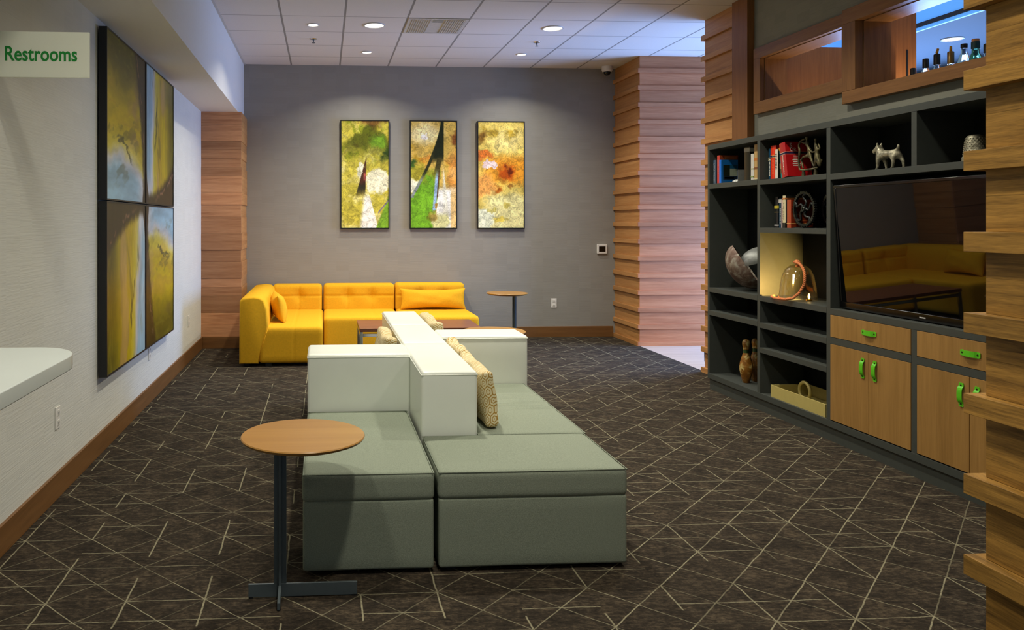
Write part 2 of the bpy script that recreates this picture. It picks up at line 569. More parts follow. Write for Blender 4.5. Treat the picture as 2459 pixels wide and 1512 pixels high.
def soft_box(name, lo, hi, r, mat, parent=None, n=(8, 8, 8), disp=None):
    """A padded block: rounded edges, dense enough to be pushed about by disp(p, normal)."""
    lo, hi = Vector(lo), Vector(hi)
    def axis(i):
        e = [lo[i] + r * q for q in (0, 0.25, 0.6, 1.0)]
        m = [lo[i] + r + (hi[i] - lo[i] - 2 * r) * k / n[i] for k in range(1, n[i])]
        e2 = [hi[i] - r * q for q in (1.0, 0.6, 0.25, 0)]
        return e + m + e2
    ax = [axis(i) for i in range(3)]
    bm = bmesh.new()
    cache = {}
    def vert(p):
        k = (round(p[0], 5), round(p[1], 5), round(p[2], 5))
        if k not in cache:
            q = Vector(p)
            inn = Vector([min(max(q[i], lo[i] + r), hi[i] - r) for i in range(3)])
            d = q - inn
            nn = d.normalized() if d.length > 1e-7 else Vector((0, 0, 1))
            pos = inn + nn * r if d.length > 1e-7 else q
            if disp: pos = pos + disp(pos, nn)
            cache[k] = bm.verts.new(pos)
        return cache[k]
    for a in range(3):
        b, c = (a + 1) % 3, (a + 2) % 3
        for side in (lo[a], hi[a]):
            for i in range(len(ax[b]) - 1):
                for j in range(len(ax[c]) - 1):
                    q = []
                    for (ii, jj) in ((i, j), (i + 1, j), (i + 1, j + 1), (i, j + 1)):
                        p = [0, 0, 0]
                        p[a] = side
                        p[b] = ax[b][ii]
                        p[c] = ax[c][jj]
                        v = vert(p)
                        if v not in q: q.append(v)
                    if len(q) >= 3:
                        try: bm.faces.new(q)
                        except ValueError: pass
    return fin(name, bm, mat, parent, True)

def pillow_mesh(name, wd, ht, th, nu=30, nv=18, pinch=0.06, wr=0.0, seed=1, box_=3.2):
    """Stuffed cushion standing in its own XZ plane, base at z = 0."""
    bm = bmesh.new()
    rn = random.Random(seed)
    ph = [rn.uniform(0, 6) for _ in range(6)]
    def P(u, v, s):
        e = max(0.0, (1 - abs(u) ** box_)) ** 0.5 * max(0.0, (1 - abs(v) ** (box_ - 0.4))) ** 0.5
        x = u * wd / 2 * (1 - pinch * (1 - v * v) * 0.55)
        z = v * ht / 2 * (1 - pinch * 1.8 * (1 - u * u))
        y = s * th / 2 * e
        y += wr * e * (math.sin(5 * u + 3 * v + ph[0]) * math.sin(4 * v + ph[1]) + 0.5 * math.sin(9 * u - 4 * v + ph[2]))
        return (x, y, z + ht / 2)
    rows = {}
    for s in (-1, 1):
        for i in range(nu + 1):
            for j in range(nv + 1):
                u, v = -math.cos(PI * i / nu), -math.cos(PI * j / nv)
                edge = i in (0, nu) or j in (0, nv)
                if edge and s == 1: rows[(1, i, j)] = rows[(-1, i, j)]
                else: rows[(s, i, j)] = bm.verts.new(P(u, v, s))
    for s in (-1, 1):
        for i in range(nu):
            for j in range(nv):
                bm.faces.new((rows[(s, i, j)], rows[(s, i + 1, j)], rows[(s, i + 1, j + 1)], rows[(s, i, j + 1)]))
    return bm

def skin(name, verts, edges, radii, mat, parent=None, sub=2, loc=None, rot=None):
    me = bpy.data.meshes.new(name)
    me.from_pydata(verts, edges, [])
    o = link(name, me, mat, parent, loc, rot)
    sk = o.modifiers.new('skin', 'SKIN')
    sk.use_smooth_shade = True
    lay = me.skin_vertices[0].data if me.skin_vertices else None
    if lay is None:
        bm = bmesh.new()
        bm.from_mesh(me)
        bm.verts.layers.skin.verify()
        bm.to_mesh(me)
        bm.free()
        lay = me.skin_vertices[0].data
    for i, r in enumerate(radii):
        lay[i].radius = (r, r)
    lay[0].use_root = True
    ss = o.modifiers.new('sub', 'SUBSURF')
    ss.levels = sub
    ss.render_levels = sub
    return o

def text(name, body, size, mat, parent, loc, rot, align='LEFT', extrude=0.0004, bold=0.0, sx=1.0):
    cu = bpy.data.curves.new(name, 'FONT')
    cu.body = body
    cu.size = size
    cu.extrude = extrude
    cu.offset = bold
    cu.align_x = align
    cu.align_y = 'CENTER'
    cu.resolution_u = 4
    cu.materials.append(mat)
    o = bpy.data.objects.new(name, cu)
    COL.objects.link(o)
    o.parent = parent
    o.location = loc
    o.rotation_euler = rot
    bpy.context.view_layer.update()
    me = bpy.data.meshes.new_from_object(o.evaluated_get(bpy.context.evaluated_depsgraph_get()))
    bpy.data.objects.remove(o)
    me.name = name
    o = link(name, me, None, parent, loc, rot)
    o.scale = (sx, 1, 1)
    return o

def empty(name, loc=(0, 0, 0), rot=(0, 0, 0)):
    o = bpy.data.objects.new(name, None)
    COL.objects.link(o)
    o.location = loc
    o.rotation_euler = rot
    o.empty_display_size = 0.1
    return o

def tag(o, label, cat, group=None):
    o['label'] = label
    o['category'] = cat
    if group: o['group'] = group
    return o

def thing(name, label, cat, loc=(0, 0, 0), rot=(0, 0, 0), group=None):
    return tag(empty(name, loc, rot), label, cat, group)

def struct(o, label=None, cat=None):
    o['kind'] = 'structure'
    if label: o['label'] = label
    if cat: o['category'] = cat
    return o

def copy_tree(src, loc, label, group=None):
    r = src.copy()
    COL.objects.link(r)
    r.location = loc
    r['label'] = label
    if group: r['group'] = group
    for ch in list(src.children):
        c = ch.copy()
        COL.objects.link(c)
        c.parent = r
        for g in list(ch.children):
            d = g.copy()
            COL.objects.link(d)
            d.parent = c
    return r

# ------------------------------------------------------------------ painted surfaces
def vnoise(u, v, seed):
    iu, iv = np.floor(u).astype(int), np.floor(v).astype(int)
    fu, fv = u - iu, v - iv
    fu, fv = fu * fu * (3 - 2 * fu), fv * fv * (3 - 2 * fv)
    def h(a, b):
        n = (a * 374761393 + b * 668265263 + seed * 974711) & 0x7fffffff
        n = ((n ^ (n >> 13)) * 1274126177) & 0x7fffffff
        return ((n ^ (n >> 16)) & 0xffff) / 65535.0
    return (h(iu, iv) * (1 - fu) + h(iu + 1, iv) * fu) * (1 - fv) + (h(iu, iv + 1) * (1 - fu) + h(iu + 1, iv + 1) * fu) * fv

def fbm(u, v, seed, o=4):
    s, a, t = 0, 0.5, 0
    for k in range(o):
        s = s + a * vnoise(u * 2 ** k, v * 2 ** k, seed + k)
        t += a
        a *= 0.55
    return s / t

def sstep(x, a, b):
    t = np.clip((x - a) / (b - a), 0, 1)
    return t * t * (3 - 2 * t)

def lay(img, mask, col):
    return img * (1 - mask[..., None]) + np.array(col, float) * mask[..., None]

def painted(name, fn, nu, nv, corner, du, dv, mat, parent, gain=1.0):
    """Flat printed sheet; fn(u, v) gives sRGB colours, u to the right and v downwards."""
    u, v = np.meshgrid(np.linspace(0, 1, nu), np.linspace(0, 1, nv))
    img = np.clip(fn(u, v) * gain, 0, 255) / 255.0
    img = np.where(img <= 0.04045, img / 12.92, ((img + 0.055) / 1.055) ** 2.4)
    c, du, dv = np.array(corner, float), np.array(du, float), np.array(dv, float)
    pts = c + u[..., None] * du + v[..., None] * dv
    idx = np.arange(nu * nv).reshape(nv, nu)
    quads = np.stack([idx[1:, :-1], idx[1:, 1:], idx[:-1, 1:], idx[:-1, :-1]], -1).reshape(-1, 4)
    me = bpy.data.meshes.new(name)
    me.from_pydata(pts.reshape(-1, 3).tolist(), [], quads.tolist())
    at = me.color_attributes.new('Col', 'FLOAT_COLOR', 'POINT')
    rgba = np.ones((nu * nv, 4), np.float32)
    rgba[:, :3] = img.reshape(-1, 3)
    at.data.foreach_set('color', rgba.ravel())
    return link(name, me, mat, parent)

def rag(u, v, seed):
    a = 0.22 * (fbm(u * 5, v * 11, seed, 5) - 0.5) + 0.09 * (fbm(u * 17, v * 38, seed + 5, 3) - 0.5)
    b = 0.10 * (fbm(u * 5, v * 11, seed + 9, 5) - 0.5) + 0.04 * (fbm(u * 17, v * 38, seed + 14, 3) - 0.5)
    return u + a, v + b

def scratch(img, wu, wv, n2, seed):
    r = 1 - np.abs(2 * fbm(wu * 11 + 2 * wv, wv * 25, seed, 4) - 1)
    r2 = 1 - np.abs(2 * fbm(wu * 24, wv * 50 + 3 * wu, seed + 4, 3) - 1)
    f = (0.80 + 0.42 * n2) * (1 - 0.20 * sstep(r, 0.82, 1.0)) * (1 - 0.12 * sstep(r2, 0.8, 1.0))
    return img * f[..., None]

def art_left(u, v):
    wu, wv = rag(u, v, 11)
    n, n2 = fbm(u * 5, v * 11, 1), fbm(wu * 9 + 5.3 * wv, wv * 19 - 3.1 * wu, 2, 5)
    img = np.ones(u.shape + (3,)) * np.array([188, 176, 66])
    img = lay(img, sstep(n, 0.45, 0.75), (222, 212, 130))
    img = lay(img, sstep(fbm(u * 6, v * 12, 4), 0.5, 0.7) * sstep(wv, 0.45, 0.3), (142, 148, 34))
    dome = sstep(0.01 + 0.42 * np.abs(wu - 0.58) ** 1.1 - wv, 0.02, -0.05) * sstep(wv, 0.42, 0.16)
    img = lay(img, dome * 0.9, (74, 80, 14))
    img = lay(img, sstep(np.abs(wu - 0.66) / 0.3 + wv / 0.10, 1.25, 0.5) * 0.7, (90, 44, 24))
    img = lay(img, sstep(np.hypot((wu - 0.78) / 0.25, (wv - 0.19) / 0.09), 1, 0.3) * 0.8, (112, 160, 40))
    img = lay(img, sstep(np.hypot((wu - 0.95) / 0.16, (wv - 0.30) / 0.09), 1, 0.3) * 0.85, (34, 58, 20))
    img = lay(img, sstep(np.hypot((wu - 0.3) / 0.07, (wv - 0.22) / 0.03), 1, 0.5) * 0.7, (70, 66, 14))
    img = lay(img, sstep(np.hypot((wu - 0.78) / 0.27, (wv - 0.56) / 0.12), 1.05, 0.75), (236, 232, 200))
    img = lay(img, sstep(np.hypot((wu - 0.40) / 0.09, (wv - 0.47) / 0.08), 1.1, 0.7) * 0.9, (232, 232, 214))
    blade = sstep(np.abs(u - (0.53 - 0.35 * (v - 0.34))) - 0.27 * (v - 0.33), 0.012, -0.012) * (v > 0.335) * sstep(v, 0.73, 0.60)
    img = lay(img, blade * sstep(n2, 0.15, 0.45), (70, 40, 26))
    img = lay(img, blade * sstep(v, 0.56, 0.63), (42, 44, 30))
    img = lay(img, blade * sstep(np.abs(v - 0.52), 0.05, 0.02) * (u > 0.47), (150, 74, 66))
    beam = sstep(u - (0.42 - 0.3 * (v - 0.75)), 0.0, 0.10) * sstep((0.58 + 0.62 * (v - 0.65)) - u, 0.0, 0.02) * sstep(v, 0.63, 0.74)
    img = lay(img, beam * 0.9, (240, 238, 236))
    img = lay(img, sstep(u - (0.72 + 0.9 * (1 - v)), 0.0, 0.04), (122, 166, 46))
    img = lay(img, sstep(np.abs(u - (0.80 + 1.9 * (0.85 - v))), 0.03, 0.005) * (u > 0.78) * (v > 0.7), (120, 110, 130))
    return scratch(img, wu, wv, n2, 71)

def art_mid(u, v):
    wu, wv = rag(u, v, 21)
    n, n2 = fbm(u * 5, v * 11, 23), fbm(wu * 9 + 5.3 * wv, wv * 19 - 3.1 * wu, 24, 5)
    img = np.ones(u.shape + (3,)) * np.array([200, 168, 82])
    img = lay(img, sstep(np.hypot((wu - 0.3) / 0.5, (wv - 0.12) / 0.13), 1.1, 0.3), (232, 216, 158))
    img = lay(img, sstep(np.hypot((wu - 0.3) / 0.09, (wv - 0.14) / 0.03), 1.1, 0.6), (242, 234, 226))
    img = lay(img, sstep(n, 0.5, 0.7) * sstep(np.abs(wv - 0.32), 0.14, 0.05), (170, 136, 36))
    img = lay(img, sstep(wu, 0.75, 0.95) * sstep(np.abs(wv - 0.5), 0.3, 0.1) * 0.8, (222, 142, 60))
    img = lay(img, sstep(np.hypot((wu - 0.97) / 0.14, (wv - 0.17) / 0.09), 1, 0.3) * 0.8, (110, 54, 22))
    img = lay(img, sstep(np.hypot((wu - 0.35) / 0.18, (wv - 0.38) / 0.06), 1, 0.3) * 0.6, (206, 120, 40))
    img = lay(img, sstep(wv, 0.36, 0.44) * sstep(0.36 - wu, 0, 0.1), (160, 150, 48))
    img = lay(img, sstep(np.hypot((wu - 0.05) / 0.12, (wv - 0.40) / 0.06), 1, 0.3) * 0.8, (40, 84, 30))
    img = lay(img, sstep(np.hypot((wu - 0.1) / 0.25, (wv - 0.62) / 0.08), 1, 0.6), (232, 232, 206))
    img = lay(img, sstep(u - 0.55, 0.0, 0.03) * sstep(v, 0.60, 0.66), (236, 236, 230))
    img = lay(img, sstep(u - 0.80, 0.0, 0.1) * sstep(v, 0.58, 0.5) * sstep(v, 0.4, 0.46), (226, 168, 92))
    img = lay(img, sstep(u - 0.86, 0, 0.04) * sstep(v, 0.56, 0.7), (226, 190, 128))
    edge = 0.66 * np.clip((0.72 - v) / 0.72, 0, 1) ** 0.0 * (1 - np.clip(v / 0.70, 0, 1) ** 1.45) + 0.0
    tri = sstep(u - edge, -0.01, 0.02) * sstep((0.66 - 0.16 * np.clip((v - 0.5) * 2, 0, 1)) - u, -0.01, 0.02) * sstep(v, 0.42, 0.52)
    img = lay(img, tri, (112, 168, 40))
    img = lay(img, tri * sstep(v, 0.62, 0.48) * sstep(n, 0.35, 0.6), (150, 140, 40))
    img = lay(img, sstep(u - (0.72 + 0.16 * np.clip((v - 0.38) / 0.62, 0, 1)), 0.0, -0.02) * sstep(u - 0.68, 0.0, 0.06) * sstep(v, 0.38, 0.5) * 0.85, (226, 224, 206))
    img = lay(img, sstep(np.abs(u - (0.58 - 0.06 * (v - 0.5) / 0.3)), 0.05, 0.02) * sstep(v, 0.4, 0.55) * sstep(v, 0.86, 0.82), (150, 178, 214))
    img = lay(img, sstep(np.abs(u - (0.62 - 0.05 * (v - 0.5) / 0.3)), 0.02, 0.008) * sstep(v, 0.4, 0.48) * sstep(v, 0.74, 0.7) * (n2 > 0.35), (96, 62, 40))
    blk = sstep(u - edge, -0.012, 0.012) * sstep(0.725 - u, -0.008, 0.008) * sstep(v, 0.41, 0.33)
    img = lay(img, blk, (30, 36, 18))
    leg1 = sstep(np.abs(u - edge - 0.035), 0.045, 0.022) * sstep(v, 0.26, 0.34) * (v < 0.72)
    leg2 = sstep(np.abs(u - (0.64 - 0.10 * np.clip((v - 0.34) / 0.2, 0, 1))), 0.075, 0.04) * sstep(v, 0.32, 0.36) * sstep(v, 0.54, 0.42)
    img = lay(img, leg1 * sstep(v, 0.60, 0.46), (42, 44, 22))
    img = lay(img, leg1 * sstep(v, 0.46, 0.60) * 0.9, (132, 136, 150))
    img = lay(img, leg2, (62, 56, 26))
    img = lay(img, sstep(np.hypot((wu - 0.59) / 0.05, (wv - 0.795) / 0.02), 1.1, 0.6), (168, 132, 50))
    img = lay(img, sstep(v, 0.84, 0.9) * sstep(np.abs(wu - 0.65), 0.22, 0.14), (206, 204, 146))
    img = lay(img, sstep(np.hypot((wu - 0.5) / 0.1, (wv - 0.90) / 0.06), 1.1, 0.5) * 0.7, (140, 112, 40))
    return scratch(img, wu, wv, n2, 81)

def art_right(u, v):
    wu, wv = rag(u, v, 31)
    n, n2 = fbm(u * 5, v * 11, 33), fbm(wu * 9 + 5.3 * wv, wv * 19 - 3.1 * wu, 34, 5)
    img = np.ones(u.shape + (3,)) * np.array([214, 190, 96])
    img = lay(img, sstep(np.hypot((wu - 0.65) / 0.5, (wv - 0.17) / 0.16), 1.1, 0.3), (236, 216, 136))
    img = lay(img, sstep(n, 0.5, 0.7) * sstep(wv, 0.2, 0.1), (180, 150, 50))
    img = lay(img, sstep(np.hypot((wu - 0.06) / 0.2, (wv - 0.15) / 0.10), 1.0, 0.3) * 0.85, (112, 76, 24))
    img = lay(img, sstep(np.abs(wv - 0.45), 0.18, 0.06) * sstep(wu, -0.1, 0.4), (222, 150, 44))
    img = lay(img, sstep(np.hypot((wu - 0.12) / 0.35, (wv - 0.60) / 0.16), 1.0, 0.4) * 0.9, (232, 160, 82))
    img = lay(img, sstep(np.hypot((wu - 0.1) / 0.3, (wv - 0.32) / 0.05), 1.0, 0.4) * 0.8, (200, 92, 30))
    img = lay(img, sstep(np.hypot((wu - 0.63) / 0.27, (wv - 0.47) / 0.09), 1.0, 0.35) * 0.9, (180, 72, 10))
    img = lay(img, sstep(np.hypot((wu - 0.66) / 0.13, (wv - 0.455) / 0.05), 1.0, 0.35) * sstep(n2, 0.3, 0.5), (96, 34, 8))
    img = lay(img, sstep(np.hypot((wu - 0.42) / 0.13, (wv - 0.63) / 0.05), 1.0, 0.4) * 0.9, (160, 78, 14))
    img = lay(img, sstep(np.hypot((wu - 0.72) / 0.12, (wv - 0.60) / 0.03), 1.0, 0.4) * 0.8, (134, 84, 30))
    img = lay(img, sstep(np.hypot((wu - 0.26) / 0.17, (wv - 0.41) / 0.045), 1.0, 0.8), (236, 210, 208))
    img = lay(img, sstep(wv, 0.62, 0.74) * sstep(wu + wv * 0.6, 0.5, 0.8), (226, 216, 150))
    img = lay(img, sstep(np.hypot((wu - 0.05) / 0.4, (wv - 0.92) / 0.13), 1.0, 0.75), (226, 230, 200))
    img = lay(img, sstep(np.hypot((wu - 0.3) / 0.13, (wv - 0.83) / 0.03), 1.0, 0.5) * 0.8, (182, 170, 86))
    img = lay(img, sstep(np.hypot((wu - 0.62) / 0.08, (wv - 0.78) / 0.03), 1.0, 0.5) * 0.8, (178, 160, 70))
    img = lay(img, sstep(np.hypot((wu - 0.5) / 0.22, (wv - 0.92) / 0.04), 1.0, 0.4) * 0.7, (226, 196, 60))
    return scratch(img, wu, wv, n2, 91)

def petal(sgn):
    """One quarter of the four-part flower picture; sgn picks the quarter."""
    def fn(u, v):
        s = {'near': u - 1.0, 'far': u}[sgn[0]]
        t = {'top': 1.0 - v, 'low': -v}[sgn[1]]
        p, q = {('far', 'top'): (s, t), ('far', 'low'): (-t, s), ('near', 'low'): (-s, -t), ('near', 'top'): (t, -s)}[sgn]
        seed = 41 + 7 * (sgn[0] == 'far') + 13 * (sgn[1] == 'top')
        n = fbm(p * 3, q * 3, seed)
        pw = p + 0.16 * (n - 0.5) + 0.05 * (fbm(p * 9, q * 9, seed + 5) - 0.5)
        st = fbm(p * 15 + 2 * n, q * 2.2, seed + 3, 4)
        fine = fbm(p * 40, q * 14, seed + 6, 3)
        b = 0.17 + 0.15 * q
        img = np.ones(u.shape + (3,)) * np.array([196, 172, 26])
        img = lay(img, sstep(st, 0.46, 0.66) * 0.8, (172, 142, 40))
        img = lay(img, sstep(fbm(p * 5, q * 2.4, seed + 9), 0.50, 0.68) * 0.85, (178, 146, 84))
        img = lay(img, sstep(pw, b + 0.20, b + 0.02) * 0.7, (220, 206, 90))
        img = lay(img, sstep(pw, b + 0.06, b - 0.05), (206, 206, 206))
        img = lay(img, sstep(pw, b - 0.02, b - 0.12) * sstep(q, 0.02, 0.3), (150, 186, 202))
        img = lay(img, sstep(pw, 0.60, 0.92) * 0.85, (74, 72, 14))
        img = lay(img, sstep(fine, 0.5, 0.75) * sstep(pw, 0.6, 0.8) * 0.7, (120, 112, 30))
        tw = fbm(p * 11 + 4 * q + 0.6 * n, q * 3.2 - p * 5, seed + 21, 4)
        img = lay(img, sstep(tw, 0.60, 0.70) * sstep(np.abs(p - 0.34), 0.32, 0.1) * sstep(q, 0.1, 0.35) * 0.4, (86, 82, 44))
        br = np.abs(p - (0.10 + 0.36 * q + 0.05 * np.sin(7 * q + seed) + 0.10 * (fine - 0.5))) / 0.020
        img = lay(img, sstep(br, 1.4, 0.3) * sstep(np.abs(q - 0.62), 0.32, 0.15) * sstep(st, 0.35, 0.5) * 0.7, (60, 60, 40))
        arc = q - (0.035 + 0.27 * p ** 1.9) - 0.05 * (fine - 0.5)
        img = lay(img, sstep(arc, 0.06, -0.02) * 0.96, (52, 42, 20))
        img = lay(img, sstep(np.abs(arc + 0.035), 0.02, 0.0) * sstep(p, 0.15, 0.5) * sstep(st, 0.4, 0.6) * 0.8, (150, 108, 84))
        img = lay(img, sstep(np.abs(s) - 0.010 - 0.07 * np.exp(-((t / 0.13) ** 2)), 0.014, 0.0), (40, 27, 18))
        return img * (0.78 + 0.30 * st[..., None] + 0.12 * fine[..., None])
    return fn

# ------------------------------------------------------------------ the room
XL, XR, YB, ZC = -1.41, 3.70, 9.65, 3.405
YN = -3.5                                                   # room continues behind the camera
struct(box('floor', XL - 0.15, XR, YN, YB + 0.15, -0.10, 0.0, M['carpet']), 'dark brown carpet with pale crossing lines', 'floor')
struct(box('floor_corridor', XR, 9.2, YN, YB + 0.15, -0.10, 0.0, M['oakfloor']), 'pale wooden floor beyond the slatted wall', 'floor')
struct(box('wall_left', XL - 0.15, XL, YN, YB + 0.15, 0, ZC, M['wall_l']), 'white ribbed wall on the left', 'wall')
struct(box('wall_back', XL, XR + 0.9, YB, YB + 0.15, 0, ZC, M['wall_b']), 'grey woven wall at the back', 'wall')
struct(box('ceiling', XL - 0.15, 9.2, YN, YB + 0.15, ZC, ZC + 0.1, M['ceil']), 'white tiled ceiling', 'ceiling')
struct(box('ceiling_soffit', XL, -0.99, YN, YB, 2.725, ZC, M['paint']), 'white dropped soffit along the left wall', 'soffit')
# perimeter angle where ceiling meets soffit
struct(box('trim_1', -0.99, -0.966, YN, YB, ZC - 0.004, ZC, M['vent']), 'grey ceiling edge strip', 'trim')
# skirting
def skirting(name, x0, x1, y0, y1, mat, lab):
    struct(box(name, x0, x1, y0, y1, 0, 0.135, mat, bevel=0.003), lab, 'baseboard')
skirting('baseboard_left', XL, XL + 0.016, YN, 9.0, M['base'], 'brown wooden skirting along the left wall')
skirting('baseboard_back', -0.93, XR - 0.035, YB - 0.016, YB, M['base_x'], 'brown wooden skirting along the back wall')

# flat boarded pier at the left end of the back wall
pier = struct(box('wall_pier', XL, -0.965, 9.03, YB, 0, 2.725, M['cedarplank']), 'boarded cedar pier in the left corner', 'pier')
rn = random.Random(3)
z = 0.135
while z < 2.72:
    h = rn.choice((0.10, 0.14, 0.19, 0.19))
    z1 = min(z + h, 2.725)
    d = rn.choice((0.0, 0.004, 0.008))
    box('plank', XL, -0.957 + d, 9.018 - d, 9.03, z + 0.0015, z1, M['cedarplank'], pier)
    box('plank', -0.965, -0.957 + d, 9.03, YB - 0.001, z + 0.0015, z1, M['cedar_y'], pier)
    z = z1
skirting('baseboard_pier', XL + 0.016, -0.945, 9.0, 9.018, M['base_x'], 'brown skirting across the boarded pier')

# slatted column beside the opening, right end of the back wall
def slat_course(parent, boards, slats, z0, z1, pitch, first_top, sh=0.05):
    """Boards between projecting slats. boards/slats: functions (za, zb) that build one course."""
    k = 0
    zt = first_top
    prev = z0
    while prev < z1 - 1e-4:
        sb = max(zt - sh, z0)
        if sb > prev + 1e-4: boards(prev, min(sb, z1))
        if sb < z1: slats(sb, min(zt, z1))
        prev = zt
        zt += pitch

colm = struct(box('wall_column', 3.715, 4.9, 8.895, YB, 0, ZC, M['cedar']), 'cedar column with projecting slats beside the opening', 'column')
def cb(a, b):
    box('board', 3.70, 4.9, 8.88, 8.895, a, b - 0.001, M['cedar'], colm)
    box('board', 3.70, 3.715, 8.895, YB, a, b - 0.001, M['cedar_y'], colm)
def cs(a, b):
    box('slat', 3.672, 4.9, 8.858, 8.88, a, b, M['cedar'], colm, bevel=0.0015)
    box('slat', 3.672, 3.70, 8.88, YB, a, b, M['cedar_y'], colm, bevel=0.0015)
slat_course(colm, cb, cs, 0.0, ZC, 0.2005, 0.05)

# wall behind the console with two openings into the bar
wr = bmesh.new()
O1 = (5.27, 6.30, 2.47, 2.834)
O2 = (3.60, 5.10, 2.365, 2.84)
XW0, XW1, YE = 3.70, 3.885, 7.27
bxm(wr, XW0, XW1, 0.3, YE, 0, O2[2])
bxm(wr, XW0, XW1, 0.3, YE, O2[3], ZC)
bxm(wr, XW0, XW1, 0.3, O2[0], O2[2], O2[3])
bxm(wr, XW0, XW1, O2[1], O1[0], O2[2], O2[3])
bxm(wr, XW0, XW1, O1[0], O1[1], O2[2], O1[2])
bxm(wr, XW0, XW1, O1[0], O1[1], O1[3], O2[3])
bxm(wr, XW0, XW1, O1[1], YE, O2[2], O2[3])
struct(fin('wall_right', wr, M['wall_r']), 'grey woven wall above the console with two openings', 'wall')
endp = struct(box('wall_end', 3.70, XW1 + 0.03, YE, YE + 0.012, 0, ZC, M['cedar']), 'slatted end of the wall behind the console', 'wall')
def eb(a, b):
    box('board', 3.682, 3.70, 6.70, YE, a, b - 0.001, M['cedar_y'], endp)
    box('board', 3.682, XW1 + 0.03, YE, YE + 0.015, a, b - 0.001, M['cedar'], endp)
def es(a, b):
    box('slat', 3.655, 3.682, 6.70, YE + 0.045, a, b, M['cedar_y'], endp, bevel=0.0015)
    box('slat', 3.682, XW1 + 0.03, YE + 0.015, YE + 0.045, a, b, M['cedar'], endp, bevel=0.0015)
slat_course(endp, eb, es, 0.0, ZC, 0.2005, 0.05)
struct(box('trim_2', 3.635, 3.70, 6.45, 6.70, 2.12, ZC, M['cedar_z'], bevel=0.002), 'upright wooden trim board beside the slats', 'trim')

# the two wooden window frames
def frame(name, x, y0, y1, z0, z1, iy0, iy1, iz0, iz1, lab):
    f = struct(box(name, x, XW0, y0, y1, z1 - (z1 - iz1), z1, M['winframe'], bevel=0.003), lab, 'window')
    box('frame_rail', x, XW0, y0, y1, z0, iz0, M['winframe'], f, bevel=0.003)
    if iy1 < y1: box('frame_stile', x, XW0, iy1, y1, iz0, iz1, M['winframe_z'], f, bevel=0.003)
    if iy0 > y0: box('frame_stile', x, XW0, y0, iy0, iz0, iz1, M['winframe_z'], f, bevel=0.003)
    t = 0.006
    box('reveal', XW0, XW1 + 0.01, iy0, iy1, iz0, iz0 + t, M['winframe'], f)
    box('reveal', XW0, XW1 + 0.01, iy0, iy1, iz1 - t, iz1, M['winframe'], f)
    box('reveal', XW0, XW1 + 0.01, iy1 - t, iy1, iz0 + t, iz1 - t, M['winframe_z'], f)
    box('reveal', XW0, XW1 + 0.01, iy0, iy0 + t, iz0 + t, iz1 - t, M['winframe_z'], f)
    return f
frame('window_1', 3.66, 5.238, 6.398, 2.37, 2.927, 5.27, 6.298, 2.47, 2.834, 'shallow wooden window frame nearest the slats')
frame('window_2', 3.64, 3.48, 5.238, 2.28, 2.94, 3.60, 5.103, 2.367, 2.838, 'lower wooden window frame with bottles behind it')

# bar area beyond the wall
struct(box('wall_bar', 8.4, 8.55, YN, 4.4, 0, ZC, M['paint']), 'plain wall of the bar area', 'wall')
gw = struct(box('window_3', 6.40, 6.48, 6.10, 9.40, 0.0, 0.30, M['barceil']), 'tall glazed window of the bar area', 'window')
box('window_head', 6.40, 6.48, 6.10, 9.40, 2.50, 3.06, M['barceil'], gw)
for yy in (6.10, 7.18, 8.26, 9.35): box('window_mullion', 6.42, 6.47, yy, yy + 0.05, 0.30, 2.50, M['steel'], gw)
struct(box('wall_bar_back', 4.9, 9.2, YB, YB + 0.15, 0, ZC, M['paint']), 'rear wall of the bar area', 'wall')
struct(box('ceiling_bar', 5.0, 8.5, 2.5, 8.0, 3.06, 3.10, M['barceil']), 'lowered blue-lit ceiling over the bar', 'ceiling')
struct(box('trim_3', 4.975, 5.0, 2.5, 8.0, 3.055, 3.083, M['barglow']), 'thin blue light strip on the lowered ceiling', 'trim')
struct(box('trim_4', 4.965, 5.0, 2.5, 8.0, 3.083, 3.118, M['black']), 'black edge strip of the lowered ceiling', 'trim')
struct(box('ceiling_step', 4.985, 5.0, 2.5, 8.0, 3.118, ZC, M['barglow']), 'step above the lowered ceiling, its blue light put in as glow', 'ceiling')
struct(box('wall_header', 5.0, 8.5, 8.0, 8.08, 2.70, 3.06, M['barceil']), 'pale header beam at the end of the lowered ceiling', 'wall')

# near slatted pier at the right edge of the picture
npier = struct(box('wall_near_pier', 1.575, 2.3, 0.4, 1.715, 0, ZC, M['oak']), 'rough oak slatted pier in the right foreground', 'pier')
def nb(a, b):
    m = (a + b) / 2 + 0.012
    for q0, q1 in ((a, m), (m, b)):
        box('board', 1.558, 1.575, 0.4, 1.7316, q0 + 0.0004, q1, M['oak'], npier)
    box('board', 1.575, 2.3, 1.715, 1.7316, a, b, M['cedar'], npier)
def ns(a, b):
    box('slat', 1.5275, 1.558, 0.37, 1.762, a, b, M['oak'], npier, bevel=0.0012)
    box('slat', 1.558, 2.3, 1.7316, 1.762, a, b, M['oak'], npier, bevel=0.0012)
slat_course(npier, nb, ns, 0.0, ZC, 0.1925, 1.4277 - 7 * 0.1925, 0.0475)

